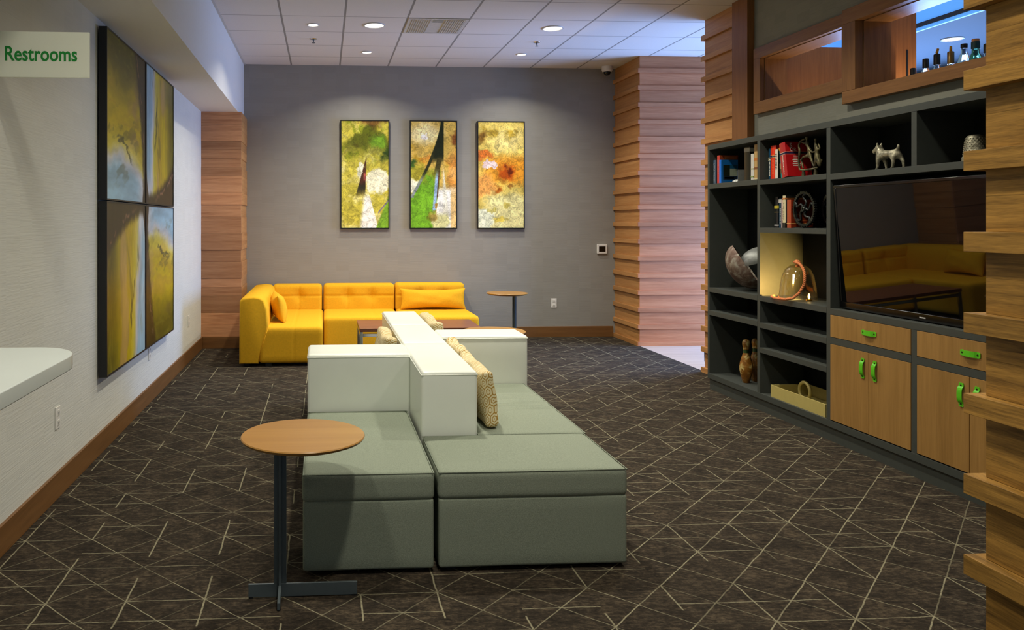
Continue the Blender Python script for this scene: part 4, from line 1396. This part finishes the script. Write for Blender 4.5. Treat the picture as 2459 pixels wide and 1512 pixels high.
# ------------------------------------------------------------------ books
def book(y1, th, z, ht, dp, spine, coverc, label, grp, x=3.40, lean=0.0, bands=(), title=None, tcol=None, blocks=()):
    """Standing book, spine to the room. y1: far edge of the spine; th: thickness; dp: depth into the shelf."""
    t = thing('book', label, 'book', (x, y1, z), (lean, 0, 0), grp)
    sp, cc = np.array(spine, float), np.array(coverc, float)
    bm = bmesh.new()
    b = 0.0022
    bxm(bm, 0.003, dp, -b, 0, 0, ht)
    bxm(bm, 0.003, dp, -th, -th + b, 0, ht)
    n = 6
    prof = [(0.003 - 0.003 * math.sin(PI * k / n), -th * k / n) for k in range(n + 1)]
    A = [bm.verts.new((px, py, 0)) for px, py in prof]
    B = [bm.verts.new((px, py, ht)) for px, py in prof]
    for k in range(n): bm.faces.new((A[k], A[k + 1], B[k + 1], B[k]))
    me = bpy.data.meshes.new('book_cover')
    bmesh.ops.recalc_face_normals(bm, faces=bm.faces)
    bm.to_mesh(me)
    bm.free()
    at = me.color_attributes.new('Col', 'FLOAT_COLOR', 'CORNER')
    for p in me.polygons:
        c = spine if p.center.x < 0.0029 else coverc
        for li in p.loop_indices: at.data[li].color = lin(c)
    link('book_cover', me, M['cover'], t)
    box('pages', 0.004, dp - 0.004, -th + b, -b, 0.003, ht - 0.004, M['pages'], t)
    for z0, z1, c in bands:
        m = plain('band_colour', c, 0.4, var=0.0)
        bmb = bmesh.new()
        bxm(bmb, -0.0006, 0.001, -th, 0, z0 * ht, z1 * ht)
        bxm(bmb, 0.001, dp + 0.0002, -th - 0.0005, -th + 0.001, z0 * ht, z1 * ht)
        fin('band', bmb, m, t)
    for (u0, u1, z0, z1, c) in blocks:                     # printed shapes on the cover that faces the camera
        m = plain('print_colour', c, 0.35, var=0.1, scale=20)
        box('print', 0.003 + u0 * dp, 0.003 + u1 * dp, -th - 0.0004, -th + 0.0005, z0 * ht, z1 * ht, m, t)
    if title:
        body, size, zc = title
        tm_ = plain('title_colour', tcol or (225, 220, 205), 0.5, var=0.0)
        if not body:                                        # too small to read in the photo: a broken line of print
            rr = random.Random(int(ht * 10000))
            bmb = bmesh.new()
            zz = zc * ht - 0.28 * ht
            while zz < zc * ht + 0.26 * ht:
                q = rr.uniform(0.004, 0.011)
                bxm(bmb, -0.0007, 0.0008, -th / 2 - size * 0.28, -th / 2 + size * 0.28, zz, zz + q)
                zz += q + rr.uniform(0.002, 0.006)
            fin('title', bmb, tm_, t)
        else: text('title', body, size, plain('title_colour', tcol or (225, 220, 205), 0.5, var=0.0), t, (-0.0008, -th / 2, zc * ht), Matrix(((0, 0, -1), (0, -1, 0), (-1, 0, 0))).to_euler(), 'CENTER', 0.0003)
    return t

G1, G2, G3 = 'books on the top left shelf', 'books on the second top shelf', 'books on the gear wheel shelf'
Z1, Z2, Z3 = 1.7845, 1.7765, 1.4105
book(6.530, 0.045, Z1, 0.205, 0.14, (66, 88, 112), (58, 76, 98), 'slate blue book with white spine title, leftmost on its shelf', G1, x=3.372, title=('LITTLE WOMEN', 0.023, 0.46))
book(6.468, 0.044, Z1, 0.240, 0.165, (196, 62, 52), (150, 66, 36), 'tall brick red book beside the slate blue book', G1, x=3.375, blocks=((0.25, 0.9, 0.80, 0.96, (190, 110, 60)),), title=('', 0.012, 0.62))
book(6.405, 0.034, Z1, 0.197, 0.150, (20, 110, 214), (24, 104, 176), 'bright blue book with dark landscape cover', G1, x=3.36,
     blocks=((0.12, 0.5, 0.30, 0.78, (26, 34, 24)), (0.5, 0.95, 0.30, 0.62, (150, 160, 140)), (0.12, 0.95, 0.14, 0.30, (22, 36, 52)), (0.2, 0.75, 0.18, 0.26, (150, 84, 44)), (0.5, 0.95, 0.62, 0.78, (20, 78, 110))))
be = thing('bookend', 'grey metal bookend before the black book', 'bookend', (3.40, 6.175, Z1))
box('plate', 0.0, 0.11, -0.002, 0.0, 0.0, 0.10, M['bookgrey'], be)
lathe('base_disc', [(0, 0.0), (0.055, 0.0), (0.052, 0.012), (0.03, 0.024), (0, 0.028)], M['bookgrey'], be, 28, loc=(0.045, 0.058, 0))
book(6.080, 0.082, Z1, 0.272, 0.16, (13, 14, 12), (12, 13, 12), 'thick black book with torn white top', G1, x=3.40, bands=((0.86, 0.97, (170, 170, 160)),), blocks=((0.1, 0.5, 0.5, 0.6, (150, 150, 140)),))
book(5.985, 0.042, Z1, 0.212, 0.16, (206, 206, 198), (150, 170, 150), 'white book with greenish cover beside the black book', G1, x=3.40, bands=((0.12, 0.15, (120, 150, 70)), (0.42, 0.45, (150, 160, 80))))
book(5.935, 0.048, Z1, 0.282, 0.15, (186, 152, 96), (90, 60, 44), 'tall tan patterned book at the right end of its shelf', G1, x=3.40, bands=((0.55, 0.62, (190, 110, 40)), (0.30, 0.36, (120, 70, 40)), (0.02, 0.06, (220, 206, 160))))
book(5.872, 0.030, Z1, 0.115, 0.12, (24, 26, 22), (24, 26, 22), 'low black book squeezed against the upright', G1, x=3.42)

book(5.738, 0.036, Z2, 0.238, 0.15, (20, 66, 96), (18, 50, 74), 'navy book with two cream bands', G2, x=3.40, bands=((0.62, 0.645, (214, 204, 150)), (0.69, 0.715, (214, 204, 150))), title=('', 0.022, 0.40))
book(5.700, 0.066, Z2, 0.256, 0.16, (232, 56, 22), (188, 34, 24), 'thick orange red dictionary', G2, x=3.395, bands=((0.66, 0.70, (38, 34, 80)), (0.705, 0.715, (230, 200, 100)), (0.645, 0.655, (230, 200, 100))), title=('', 0.016, 0.45), tcol=(240, 190, 110))
book(5.618, 0.034, Z2, 0.222, 0.14, (226, 220, 204), (24, 26, 20), 'white spined book with black cover', G2, x=3.38, title=('', 0.03, 0.6), tcol=(30, 30, 30))
book(5.560, 0.028, Z2, 0.232, 0.16, (30, 140, 140), (40, 110, 110), 'leaning teal book with yellow corner', G2, x=3.39, lean=-0.10, bands=((0.90, 0.99, (220, 160, 40)), (0.30, 0.48, (150, 130, 90)), (0.16, 0.3, (70, 66, 40))))
tb = book(5.522, 0.070, Z2 + 0.001, 0.258, 0.19, (176, 36, 40), (184, 24, 28), 'large leaning red reference book with blue band', G2, x=3.375, lean=-0.14, bands=((0.66, 0.70, (30, 30, 70)), (0.706, 0.716, (220, 200, 170)), (0.640, 0.650, (220, 200, 170))), title=('', 0.016, 0.36))
for body, sz, zz in (('S', 0.050, 0.230), ('OR', 0.036, 0.200)):
    text('title', body, sz, M['lettering'], tb, (0.035, -0.0706, zz), (PI / 2, 0, 0), 'LEFT', 0.0002)
bm = bmesh.new()
for k, (w0, w1) in enumerate(((0.060, 0.100), (0.060, 0.085), (0.050, 0.115), (0.056, 0.100), (0.050, 0.120), (0.054, 0.110))):
    bxm(bm, w0, w1, -0.0706, -0.0698, 0.148 - 0.014 * k, 0.155 - 0.014 * k)
fin('print_lines', bm, M['lettering'], tb)

book(5.690, 0.044, Z3, 0.232, 0.15, (30, 34, 34), (26, 28, 28), 'black book with yellow emblem', G3, x=3.42, bands=((0.62, 0.72, (196, 180, 60)), (0.50, 0.515, (180, 150, 80)), (0.06, 0.10, (200, 200, 196))))
book(5.634, 0.042, Z3, 0.222, 0.14, (26, 62, 84), (22, 46, 62), 'dark blue book with pale head panel', G3, x=3.42, bands=((0.84, 0.96, (200, 196, 186)),), title=('', 0.018, 0.4))
book(5.588, 0.032, Z3, 0.208, 0.13, (204, 176, 168), (170, 150, 140), 'thin pale pink book', G3, x=3.41, title=('', 0.013, 0.45), tcol=(60, 50, 48))
book(5.554, 0.036, Z3, 0.238, 0.15, (214, 204, 164), (60, 70, 70), 'cream book with dark foot', G3, x=3.40, bands=((0.0, 0.16, (26, 26, 24)), (0.88, 0.93, (196, 120, 60))), title=('', 0.014, 0.52), tcol=(70, 60, 46))
book(5.500, 0.048, Z3, 0.206, 0.17, (170, 70, 34), (128, 44, 18), 'rust red book with swirling cover behind the gear wheel', G3, x=3.40, bands=((0.14, 0.17, (220, 170, 100)),), blocks=((0.15, 0.6, 0.45, 0.5, (196, 106, 50)), (0.3, 0.9, 0.25, 0.29, (180, 90, 44)), (0.1, 0.4, 0.7, 0.73, (190, 100, 50))))

# ------------------------------------------------------------------ ornaments on the shelves
fg = thing('figure_sculpture', 'bronze sculpture of two seated stick figures in a loop', 'sculpture', (3.42, 5.27, Z2))
def P(y, z, x=0.0): return (x, -y, z)
loop = [P(-0.105, 0.055), P(-0.118, 0.12), P(-0.104, 0.19), P(-0.118, 0.235), P(-0.085, 0.262), P(-0.045, 0.268)]
skin('frame_loop', [P(0.10, 0.055), P(0.02, 0.048), P(-0.07, 0.048)] + loop, [(i, i + 1) for i in range(8)], [0.008] * 9, M['bronze'], fg, 1)
skin('figure', [P(0.015, 0.150), P(0.0, 0.190), P(-0.015, 0.235), P(-0.020, 0.258), P(-0.026, 0.285),
                P(-0.065, 0.140), P(-0.085, 0.115), P(-0.060, 0.058), P(0.03, 0.115), P(0.06, 0.062), P(0.04, 0.165), P(0.085, 0.170), P(-0.055, 0.240), P(-0.095, 0.255)],
     [(0, 1), (1, 2), (2, 3), (3, 4), (0, 5), (5, 6), (6, 7), (0, 8), (8, 9), (1, 10), (10, 11), (2, 12), (12, 13)],
     [0.013, 0.010, 0.014, 0.007, 0.016, 0.009, 0.009, 0.006, 0.009, 0.006, 0.006, 0.006, 0.006, 0.005], M['bronze'], fg, 2)
skin('figure', [P(0.095, 0.120), P(0.09, 0.175), P(0.082, 0.215), P(0.078, 0.238), P(0.074, 0.262), P(0.12, 0.06), P(0.075, 0.06), P(0.125, 0.185), P(0.105, 0.225), P(0.115, 0.09)],
     [(0, 1), (1, 2), (2, 3), (3, 4), (0, 9), (9, 5), (0, 6), (1, 7), (7, 8), ],
     [0.020, 0.013, 0.014, 0.007, 0.014, 0.010, 0.012, 0.006, 0.005, 0.015], M['bronze'], fg, 2)
for yy in (-0.06, 0.075):
    lathe('foot', [(0, 0), (0.014, 0), (0.012, 0.02), (0.009, 0.046), (0, 0.046)], M['bronze'], fg, 12, loc=(0, -yy, 0))

def gear(label, loc, R):
    t = thing('gear_wheel', label, 'ornament', loc, group='iron gear wheels')
    bm = bmesh.new()
    n, th = 44, 0.018
    pr = []
    for k in range(n * 4):
        a = 2 * PI * k / (n * 4)
        pr.append((a, R if (k % 4) in (0, 1) else R - 0.008))
    rin = R - 0.022
    f0, f1, i0, i1 = [], [], [], []
    for a, r in pr:
        f0.append(bm.verts.new((-th / 2, r * math.cos(a), r * math.sin(a))))
        f1.append(bm.verts.new((th / 2, r * math.cos(a), r * math.sin(a))))
        i0.append(bm.verts.new((-th / 2, rin * math.cos(a), rin * math.sin(a))))
        i1.append(bm.verts.new((th / 2, rin * math.cos(a), rin * math.sin(a))))
    m = len(pr)
    for k in range(m):
        q = (k + 1) % m
        bm.faces.new((f0[k], f0[q], f1[q], f1[k]))
        bm.faces.new((i0[k], i1[k], i1[q], i0[q]))
        bm.faces.new((f0[k], i0[k], i0[q], f0[q]))
        bm.faces.new((f1[k], f1[q], i1[q], i1[k]))
    fin('rim', bm, M['iron'], t, loc=(0, 0, R + 0.006))
    for k in range(5):
        a0 = 2 * PI * k / 5 + 0.5
        pts = []
        for s in range(9):
            r = 0.016 + (rin - 0.014) * s / 8
            a = a0 + 0.34 * math.sin(PI * 2 * s / 8)
            pts.append((0, r * math.cos(a), R + 0.006 + r * math.sin(a)))
        tube('spoke', pts, [0.011, 0.010, 0.0085, 0.008, 0.008, 0.008, 0.0085, 0.009, 0.010], M['iron'], t, 8)
    lathe('hub', [(0.006, -0.016), (0.018, -0.016), (0.022, -0.010), (0.022, 0.010), (0.018, 0.016), (0.006, 0.016), (0.006, -0.016)], M['iron'], t, 24, loc=(0, 0, R + 0.006), rot=(0, PI / 2, 0))
    box('stand', -0.045, 0.045, -0.055, 0.055, 0, 0.007, M['iron'], t, bevel=0.001)
    return t
g1 = gear('black iron gear wheel in front of the rust red book', (3.42, 5.320, Z3), 0.130)
copy_tree(g1, (3.56, 5.200, Z3), 'second iron gear wheel, deeper in the shelf behind the upright')

# two sheet-metal bowls locked into one another, in the tall compartment
bw = thing('bowl_sculpture', 'two interlocked rusty and grey metal bowls on the tall shelf', 'sculpture', (3.49, 6.19, 0.8885))
def bowl(R_, depth, axis, loc, mat, lab):
    n = 16
    out = [(R_ * math.sin(PI / 2 * k / n), -depth * math.cos(PI / 2 * k / n)) for k in range(n + 1)]
    t = 0.004
    inn = [((R_ - t) * math.sin(PI / 2 * k / n), -(depth - t) * math.cos(PI / 2 * k / n)) for k in range(n, -1, -1)]
    o = lathe('bowl', out + inn, mat, bw, 56, loc, Vector(axis).to_track_quat('Z', 'Y').to_euler())
    o['label'] = lab
bowl(0.203, 0.150, (0.724, -0.415, 0.55), (0.0, 0.0, 0.2045), M['rust'], 'rust patched bowl')
bowl(0.152, 0.112, (0.30, -0.10, -0.95), (0.030, -0.135, 0.252), M['zinc'], 'dull grey bowl')

cl = thing('glass_cloche', 'clear glass bell with an orange rope handle', 'cloche', (3.44, 5.43, 0.8875))
CR = 0.128
outer = [(CR, 0.0), (CR * 0.99, 0.03), (CR * 0.93, 0.10), (CR * 0.83, 0.17), (CR * 0.66, 0.222), (CR * 0.40, 0.250), (0.016, 0.260)]
inner = [(r - 0.003 if r > 0.02 else 0.010, z - (0.003 if z > 0.05 else 0)) for r, z in outer[::-1]]
lathe('glass_bell', outer + inner + [outer[0]], M['clearglass'], cl, 56)
def rope(name, pts, parent, r=0.010):
    bm = bmesh.new()
    P_ = [Vector(p) for p in pts]
    L = [0]
    for a, b in zip(P_, P_[1:]): L.append(L[-1] + (b - a).length)
    def at(s):
        for i in range(len(L) - 1):
            if s <= L[i + 1] + 1e-9:
                f = (s - L[i]) / max(1e-9, L[i + 1] - L[i])
                return P_[i].lerp(P_[i + 1], f), (P_[i + 1] - P_[i]).normalized()
        return P_[-1], (P_[-1] - P_[-2]).normalized()
    N = max(12, int(L[-1] / 0.004))
    for k in range(3):
        q = []
        for i in range(N + 1):
            s = L[-1] * i / N
            c, d = at(s)
            u = Vector((0, 0, 1)) - d * d.z
            if u.length < 0.2: u = Vector((1, 0, 0)) - d * d.x
            u.normalize()
            w_ = d.cross(u)
            a = 2 * PI * (s / 0.042 + k / 3)
            q.append(c + (u * math.cos(a) + w_ * math.sin(a)) * r * 0.52)
        tube_bm(bm, q, r * 0.56, 6)
    return fin(name, bm, M['rope'], parent, True)
ro = []
for k in range(15):
    a = PI * 0.5 - PI * 0.60 * k / 14
    ro.append((-0.02 - 0.002 * k, -0.020 - 0.128 * math.cos(a), 0.150 + 0.122 * math.sin(a)))
rope('rope_handle', [(-0.0, 0.045, 0.272), (0, 0.01, 0.283), (-0.01, -0.012, 0.278)] + ro + [(-0.07, -0.125, 0.06), (-0.10, -0.10, 0.022), (-0.127, -0.05, 0.010), (-0.140, 0.0, 0.010), (-0.135, 0.07, 0.010), (-0.10, 0.16, 0.010), (-0.05, 0.215, 0.010)], cl, 0.0095)
lathe('knot', [(0, 0.258), (0.016, 0.260), (0.022, 0.272), (0.016, 0.285), (0, 0.290)], M['rope'], cl, 16)
for zz in (0.245,): lathe('stopper', [(0, zz - 0.01), (0.018, zz - 0.006), (0.014, zz + 0.006), (0, zz + 0.01)], M['rope'], cl, 16)
# small warm lamp standing under the glass, aimed along the shelf
lathe('lamp_base', [(0, 0.001), (0.020, 0.001), (0.020, 0.012), (0.010, 0.016), (0, 0.016)], M['brass'], cl, 20, loc=(0.03, -0.085, 0))
lathe('lamp_bulb', [(0, 0.016), (0.006, 0.017), (0.008, 0.03), (0.006, 0.05), (0, 0.054)], emit('warm_bulb', (255, 214, 130), 6.0), cl, 16, loc=(0.03, -0.085, 0))
pl = bpy.data.lights.new('cloche_lamp', 'SPOT')
pl.energy = 44.0
pl.color = (1.0, 0.64, 0.20)
pl.spot_size = math.radians(95)
pl.spot_blend = 0.6
pl.shadow_soft_size = 0.010
po = bpy.data.objects.new('cloche_lamp', pl)
COL.objects.link(po)
po.parent = cl
po.location = (0.03, -0.070, 0.045)
po.rotation_euler = (PI / 2 + 0.25, 0, 0.25)

def bowling_pin(loc, label):
    t = thing('bowling_pin', label, 'bowling pin', loc, group='worn bowling pins')
    prof = [(0, 0), (0.026, 0), (0.030, 0.006), (0.044, 0.06), (0.0555, 0.115), (0.0560, 0.135), (0.050, 0.18), (0.034, 0.235), (0.0245, 0.268), (0.0235, 0.285), (0.028, 0.315), (0.0325, 0.342), (0.0310, 0.362), (0.022, 0.378), (0, 0.384)]
    lathe('pin_body', [(r * 0.93, z * 0.925) for r, z in prof], M['pin'], t, 40)
    lathe('neck_band', [(0.0242, 0.238), (0.0238, 0.250), (0.0232, 0.262), (0.0236, 0.270), (0.0226, 0.270), (0.0226, 0.238)], M['pinband'], t, 36)
    return t
bp = bowling_pin((3.45, 6.137, 0.1405), 'worn wooden bowling pin at the front of the lowest shelf')
copy_tree(bp, (3.56, 6.190, 0.1405), 'worn bowling pin standing behind the front pin')

ty = thing('serving_tray', 'pale gold rectangular tray on the bottom shelf', 'tray', (3.362, 5.640, 0.1405))
ty.rotation_euler = (0, 0, -0.0)
TW, TL, TH = 0.30, 0.635, 0.088
box('tray_base', 0, TW, -TL, 0, 0, 0.008, M['traygold'], ty)
for x0, x1, y0, y1 in ((0, 0.008, -TL, 0), (TW - 0.008, TW, -TL, 0), (0.008, TW - 0.008, -0.008, 0), (0.008, TW - 0.008, -TL, -TL + 0.008)):
    box('tray_side', x0, x1, y0, y1, 0.008, TH, M['traygold'], ty, bevel=0.001)
bm = bmesh.new()
tube_bm(bm, [(0, 0.062 * math.cos(2 * PI * k / 40), 0.062 + 0.016 + 0.062 * math.sin(2 * PI * k / 40)) for k in range(40)], 0.012, 12, True)
rg = fin('ornament_ring', bm, M['traygold'], None, True, (3.50, 5.44, 0.149 + 0.072 - 0.0765))
tag(rg, 'upright gold ring ornament standing in the tray', 'ornament')
rg.location = (3.50, 5.44, 0.1447)

# little terrier
dg = thing('dog_figurine', 'small pewter terrier figurine on the top shelf', 'figurine', (3.44, 4.535, 1.7775))
D = lambda y, z, x=0.0: (x, y, z)
dv = [D(-0.072, 0.092), D(-0.02, 0.090), D(0.040, 0.092), D(0.060, 0.112), D(0.074, 0.130), D(0.098, 0.124), D(0.114, 0.117),
      D(-0.088, 0.108), D(-0.096, 0.132), D(-0.092, 0.142),
      D(0.050, 0.062, -0.020), D(0.052, 0.032, -0.021), D(0.056, 0.004, -0.021), D(0.068, 0.003, -0.021),
      D(0.042, 0.062, 0.018), D(0.034, 0.032, 0.019), D(0.028, 0.004, 0.020), D(0.040, 0.003, 0.020),
      D(-0.070, 0.064, -0.020), D(-0.082, 0.040, -0.021), D(-0.074, 0.004, -0.022), D(-0.062, 0.003, -0.022),
      D(-0.090, 0.064, 0.018), D(-0.108, 0.040, 0.020), D(-0.112, 0.004, 0.021), D(-0.100, 0.003, 0.021),
      D(0.066, 0.148, -0.012), D(0.064, 0.166, -0.014), D(0.066, 0.148, 0.012), D(0.064, 0.166, 0.014), D(0.108, 0.100)]
de = [(0, 1), (1, 2), (2, 3), (3, 4), (4, 5), (5, 6), (0, 7), (7, 8), (8, 9), (2, 10), (10, 11), (11, 12), (12, 13), (2, 14), (14, 15), (15, 16), (16, 17),
      (0, 18), (18, 19), (19, 20), (20, 21), (0, 22), (22, 23), (23, 24), (24, 25), (4, 26), (26, 27), (4, 28), (28, 29), (5, 30)]
dr = [0.026, 0.025, 0.028, 0.020, 0.019, 0.014, 0.009, 0.011, 0.008, 0.006, 0.014, 0.010, 0.008, 0.007, 0.014, 0.010, 0.008, 0.007,
      0.017, 0.010, 0.008, 0.007, 0.016, 0.010, 0.008, 0.007, 0.008, 0.004, 0.008, 0.004, 0.012]
skin('dog_body', dv, de, dr, M['pewter'], dg, 2)

tm = thing('thimble', 'large pewter thimble ornament near the oak pier', 'ornament', (3.50, 3.958, 1.7725))
lathe('thimble_body', [(0, 0.150), (0.020, 0.150), (0.036, 0.144), (0.043, 0.132), (0.050, 0.080), (0.055, 0.034), (0.060, 0.030), (0.062, 0.020), (0.062, 0.0), (0.058, 0.0), (0.050, 0.03), (0.040, 0.13), (0, 0.14)], M['pewter'], tm, 48)
bm = bmesh.new()
for row in range(9):
    zz = 0.044 + row * 0.0105
    rr = 0.0545 - (zz - 0.034) * 0.117
    for k in range(20):
        a = 2 * PI * (k + 0.5 * (row % 2)) / 20
        bmesh.ops.create_icosphere(bm, subdivisions=1, radius=0.0040, matrix=Matrix.Translation((rr * math.cos(a), rr * math.sin(a), zz)))
dm_ = fin('knurling', bm, M['pewter'], tm, True)
dm_['kind'] = 'stuff'

# power cord hanging at the end of the console
tube('hanging_cable', [(3.79, 7.30, 0.36), (3.78, 7.335, 0.31), (3.77, 7.42, 0.24), (3.77, 7.46, 0.16), (3.77, 7.455, 0.08), (3.77, 7.43, 0.035), (3.775, 7.36, 0.012), (3.80, 7.325, 0.008), (3.90, 7.33, 0.008)], 0.007, M['black'], None, 8)
tag(bpy.data.objects['hanging_cable'], 'thin black cord looping down past the end of the console', 'cord')

# ------------------------------------------------------------------ bar shelf and bottles behind the windows
bs = thing('bar_cabinet', 'wooden back-bar cabinet seen through the wall openings', 'cabinet', (0, 0, 0))
W_ = M['cedar_z']
box('side_panel', 3.90, 4.44, 6.33, 6.36, 0.0, 2.94, M['cedar_z'], bs)
box('side_panel', 3.90, 3.955, 5.13, 5.16, 0.0, 3.2, M['cedar_z'], bs)
box('side_panel', 3.965, 4.16, 5.20, 5.23, 0.0, 3.3, M['cedar_z'], bs)
box('shelf_standard', 4.085, 4.098, 5.196, 5.20, 0.3, 2.66, M['black'], bs)
box('bottle_shelf', 3.90, 4.20, 3.62, 5.20, 2.215, 2.24, M['cedar_y'], bs)
box('side_panel', 3.90, 4.20, 3.60, 3.62, 0.0, 2.6, M['cedarplank'], bs)

def strip(y0, y1, z, watts, lab):
    t = thing('strip_light', lab, 'light', (4.10, (y0 + y1) / 2, z))
    L = y1 - y0
    box('strip_body', -0.02, 0.02, -L / 2, L / 2, -0.012, 0, M['vent'], t)
    l = bpy.data.lights.new('strip', 'AREA')
    l.shape = 'RECTANGLE'
    l.size = 0.03
    l.size_y = L
    l.energy = watts
    l.color = (1.0, 0.74, 0.52)
    o = bpy.data.objects.new('strip', l)
    COL.objects.link(o)
    o.parent = t
    o.location = (0, 0, 0.004)
    o.rotation_euler = (PI, 0, 0)
strip(5.30, 6.28, 2.20, 3.5, 'warm strip light of the bar cabinet behind the shallow window frame')
strip(4.80, 5.10, 2.254, 4.0, 'warm strip light of the bar shelf behind the bottles')
bpy.data.objects['strip_light.001'].location.x = 4.16
box('light_shelf', 3.90, 4.30, 5.24, 6.33, 2.163, 2.188, M['cedar_y'], bs)

def bottle(y, top, label, body=0.036, neck=0.013, shoulder=0.62, glassm=None, cap=None, fill=None, pour=None, x=4.02, wide=False, capr=1.15, caph=0.05):
    z0 = 2.2405
    H = top - z0
    t = thing('bottle', label, 'bottle', (x, y, z0), group='bottles on the bar shelf')
    hs = H - caph if pour is None else H - caph
    zs = hs * shoulder
    g = glassm or M['bottleglass']
    prof = [(0, 0.002), (body, 0.002), (body, zs * 0.80), (body * 0.9, zs * 0.93), (neck * 1.6, zs + (hs - zs) * 0.35), (neck, zs + (hs - zs) * 0.6), (neck, hs), (0, hs)]
    lathe('glass_body', prof, g, t, 32)
    if fill: lathe('spirit', [(0, 0.006), (body * 0.93, 0.006), (body * 0.93, zs * 0.80), (body * 0.8, zs * 0.93), (0, zs * 0.95)], fill, t, 28)
    cm = cap or M['black']
    lathe('cap', [(0, hs - caph * 0.6), (neck * capr, hs - caph * 0.6), (neck * capr, hs + caph * 0.9), (neck * capr * 0.8, hs + caph), (0, hs + caph)], cm, t, 24)
    if pour:
        tube('pourer', [(0, 0, hs + caph), (0, 0, hs + caph + 0.012), (0, -pour, hs + caph + 0.034)], [0.007, 0.008, 0.007], M['gold_cork'], t, 8)
    return t
M['gold_cork'] = plain('amber_pourer', (216, 150, 30), 0.4)
M['goldfoil'] = plain('dull_gold_foil', (150, 118, 62), 0.35, 0.5)
M['copper'] = plain('orange_stopper', (222, 150, 96), 0.4)
M['tealcap'] = plain('teal_seal', (30, 78, 84), 0.4)
bottle(5.055, 2.505, 'bottle with dark capsule, mostly hidden at the left end', neck=0.014, caph=0.05)
bottle(4.942, 2.545, 'clear bottle with sloping shoulders and black cap', body=0.05, neck=0.016, caph=0.040, shoulder=0.74)
bottle(4.847, 2.556, 'clear bottle with black capsule and amber pourer', neck=0.0165, caph=0.045, pour=0.010)
bottle(4.735, 2.548, 'bottle with dull gold capsule and pourer', neck=0.0165, caph=0.050, cap=M['goldfoil'], pour=0.001)
bottle(4.631, 2.574, 'amber spirit bottle with flared shoulders', body=0.044, neck=0.016, caph=0.018, shoulder=0.70, fill=M['amber'])
bt = bottle(4.545, 2.568, 'green glass bottle with teal seal and orange stopper', body=0.042, neck=0.020, caph=0.03, shoulder=0.66, glassm=M['greenglass'], cap=M['tealcap'])
lathe('stopper', [(0, 0.326), (0.019, 0.326), (0.021, 0.334), (0.019, 0.343), (0, 0.344)], M['copper'], bt, 20)
bottle(4.462, 2.535, 'clear bottle with dark cap at the right end of the row', neck=0.015, caph=0.035)
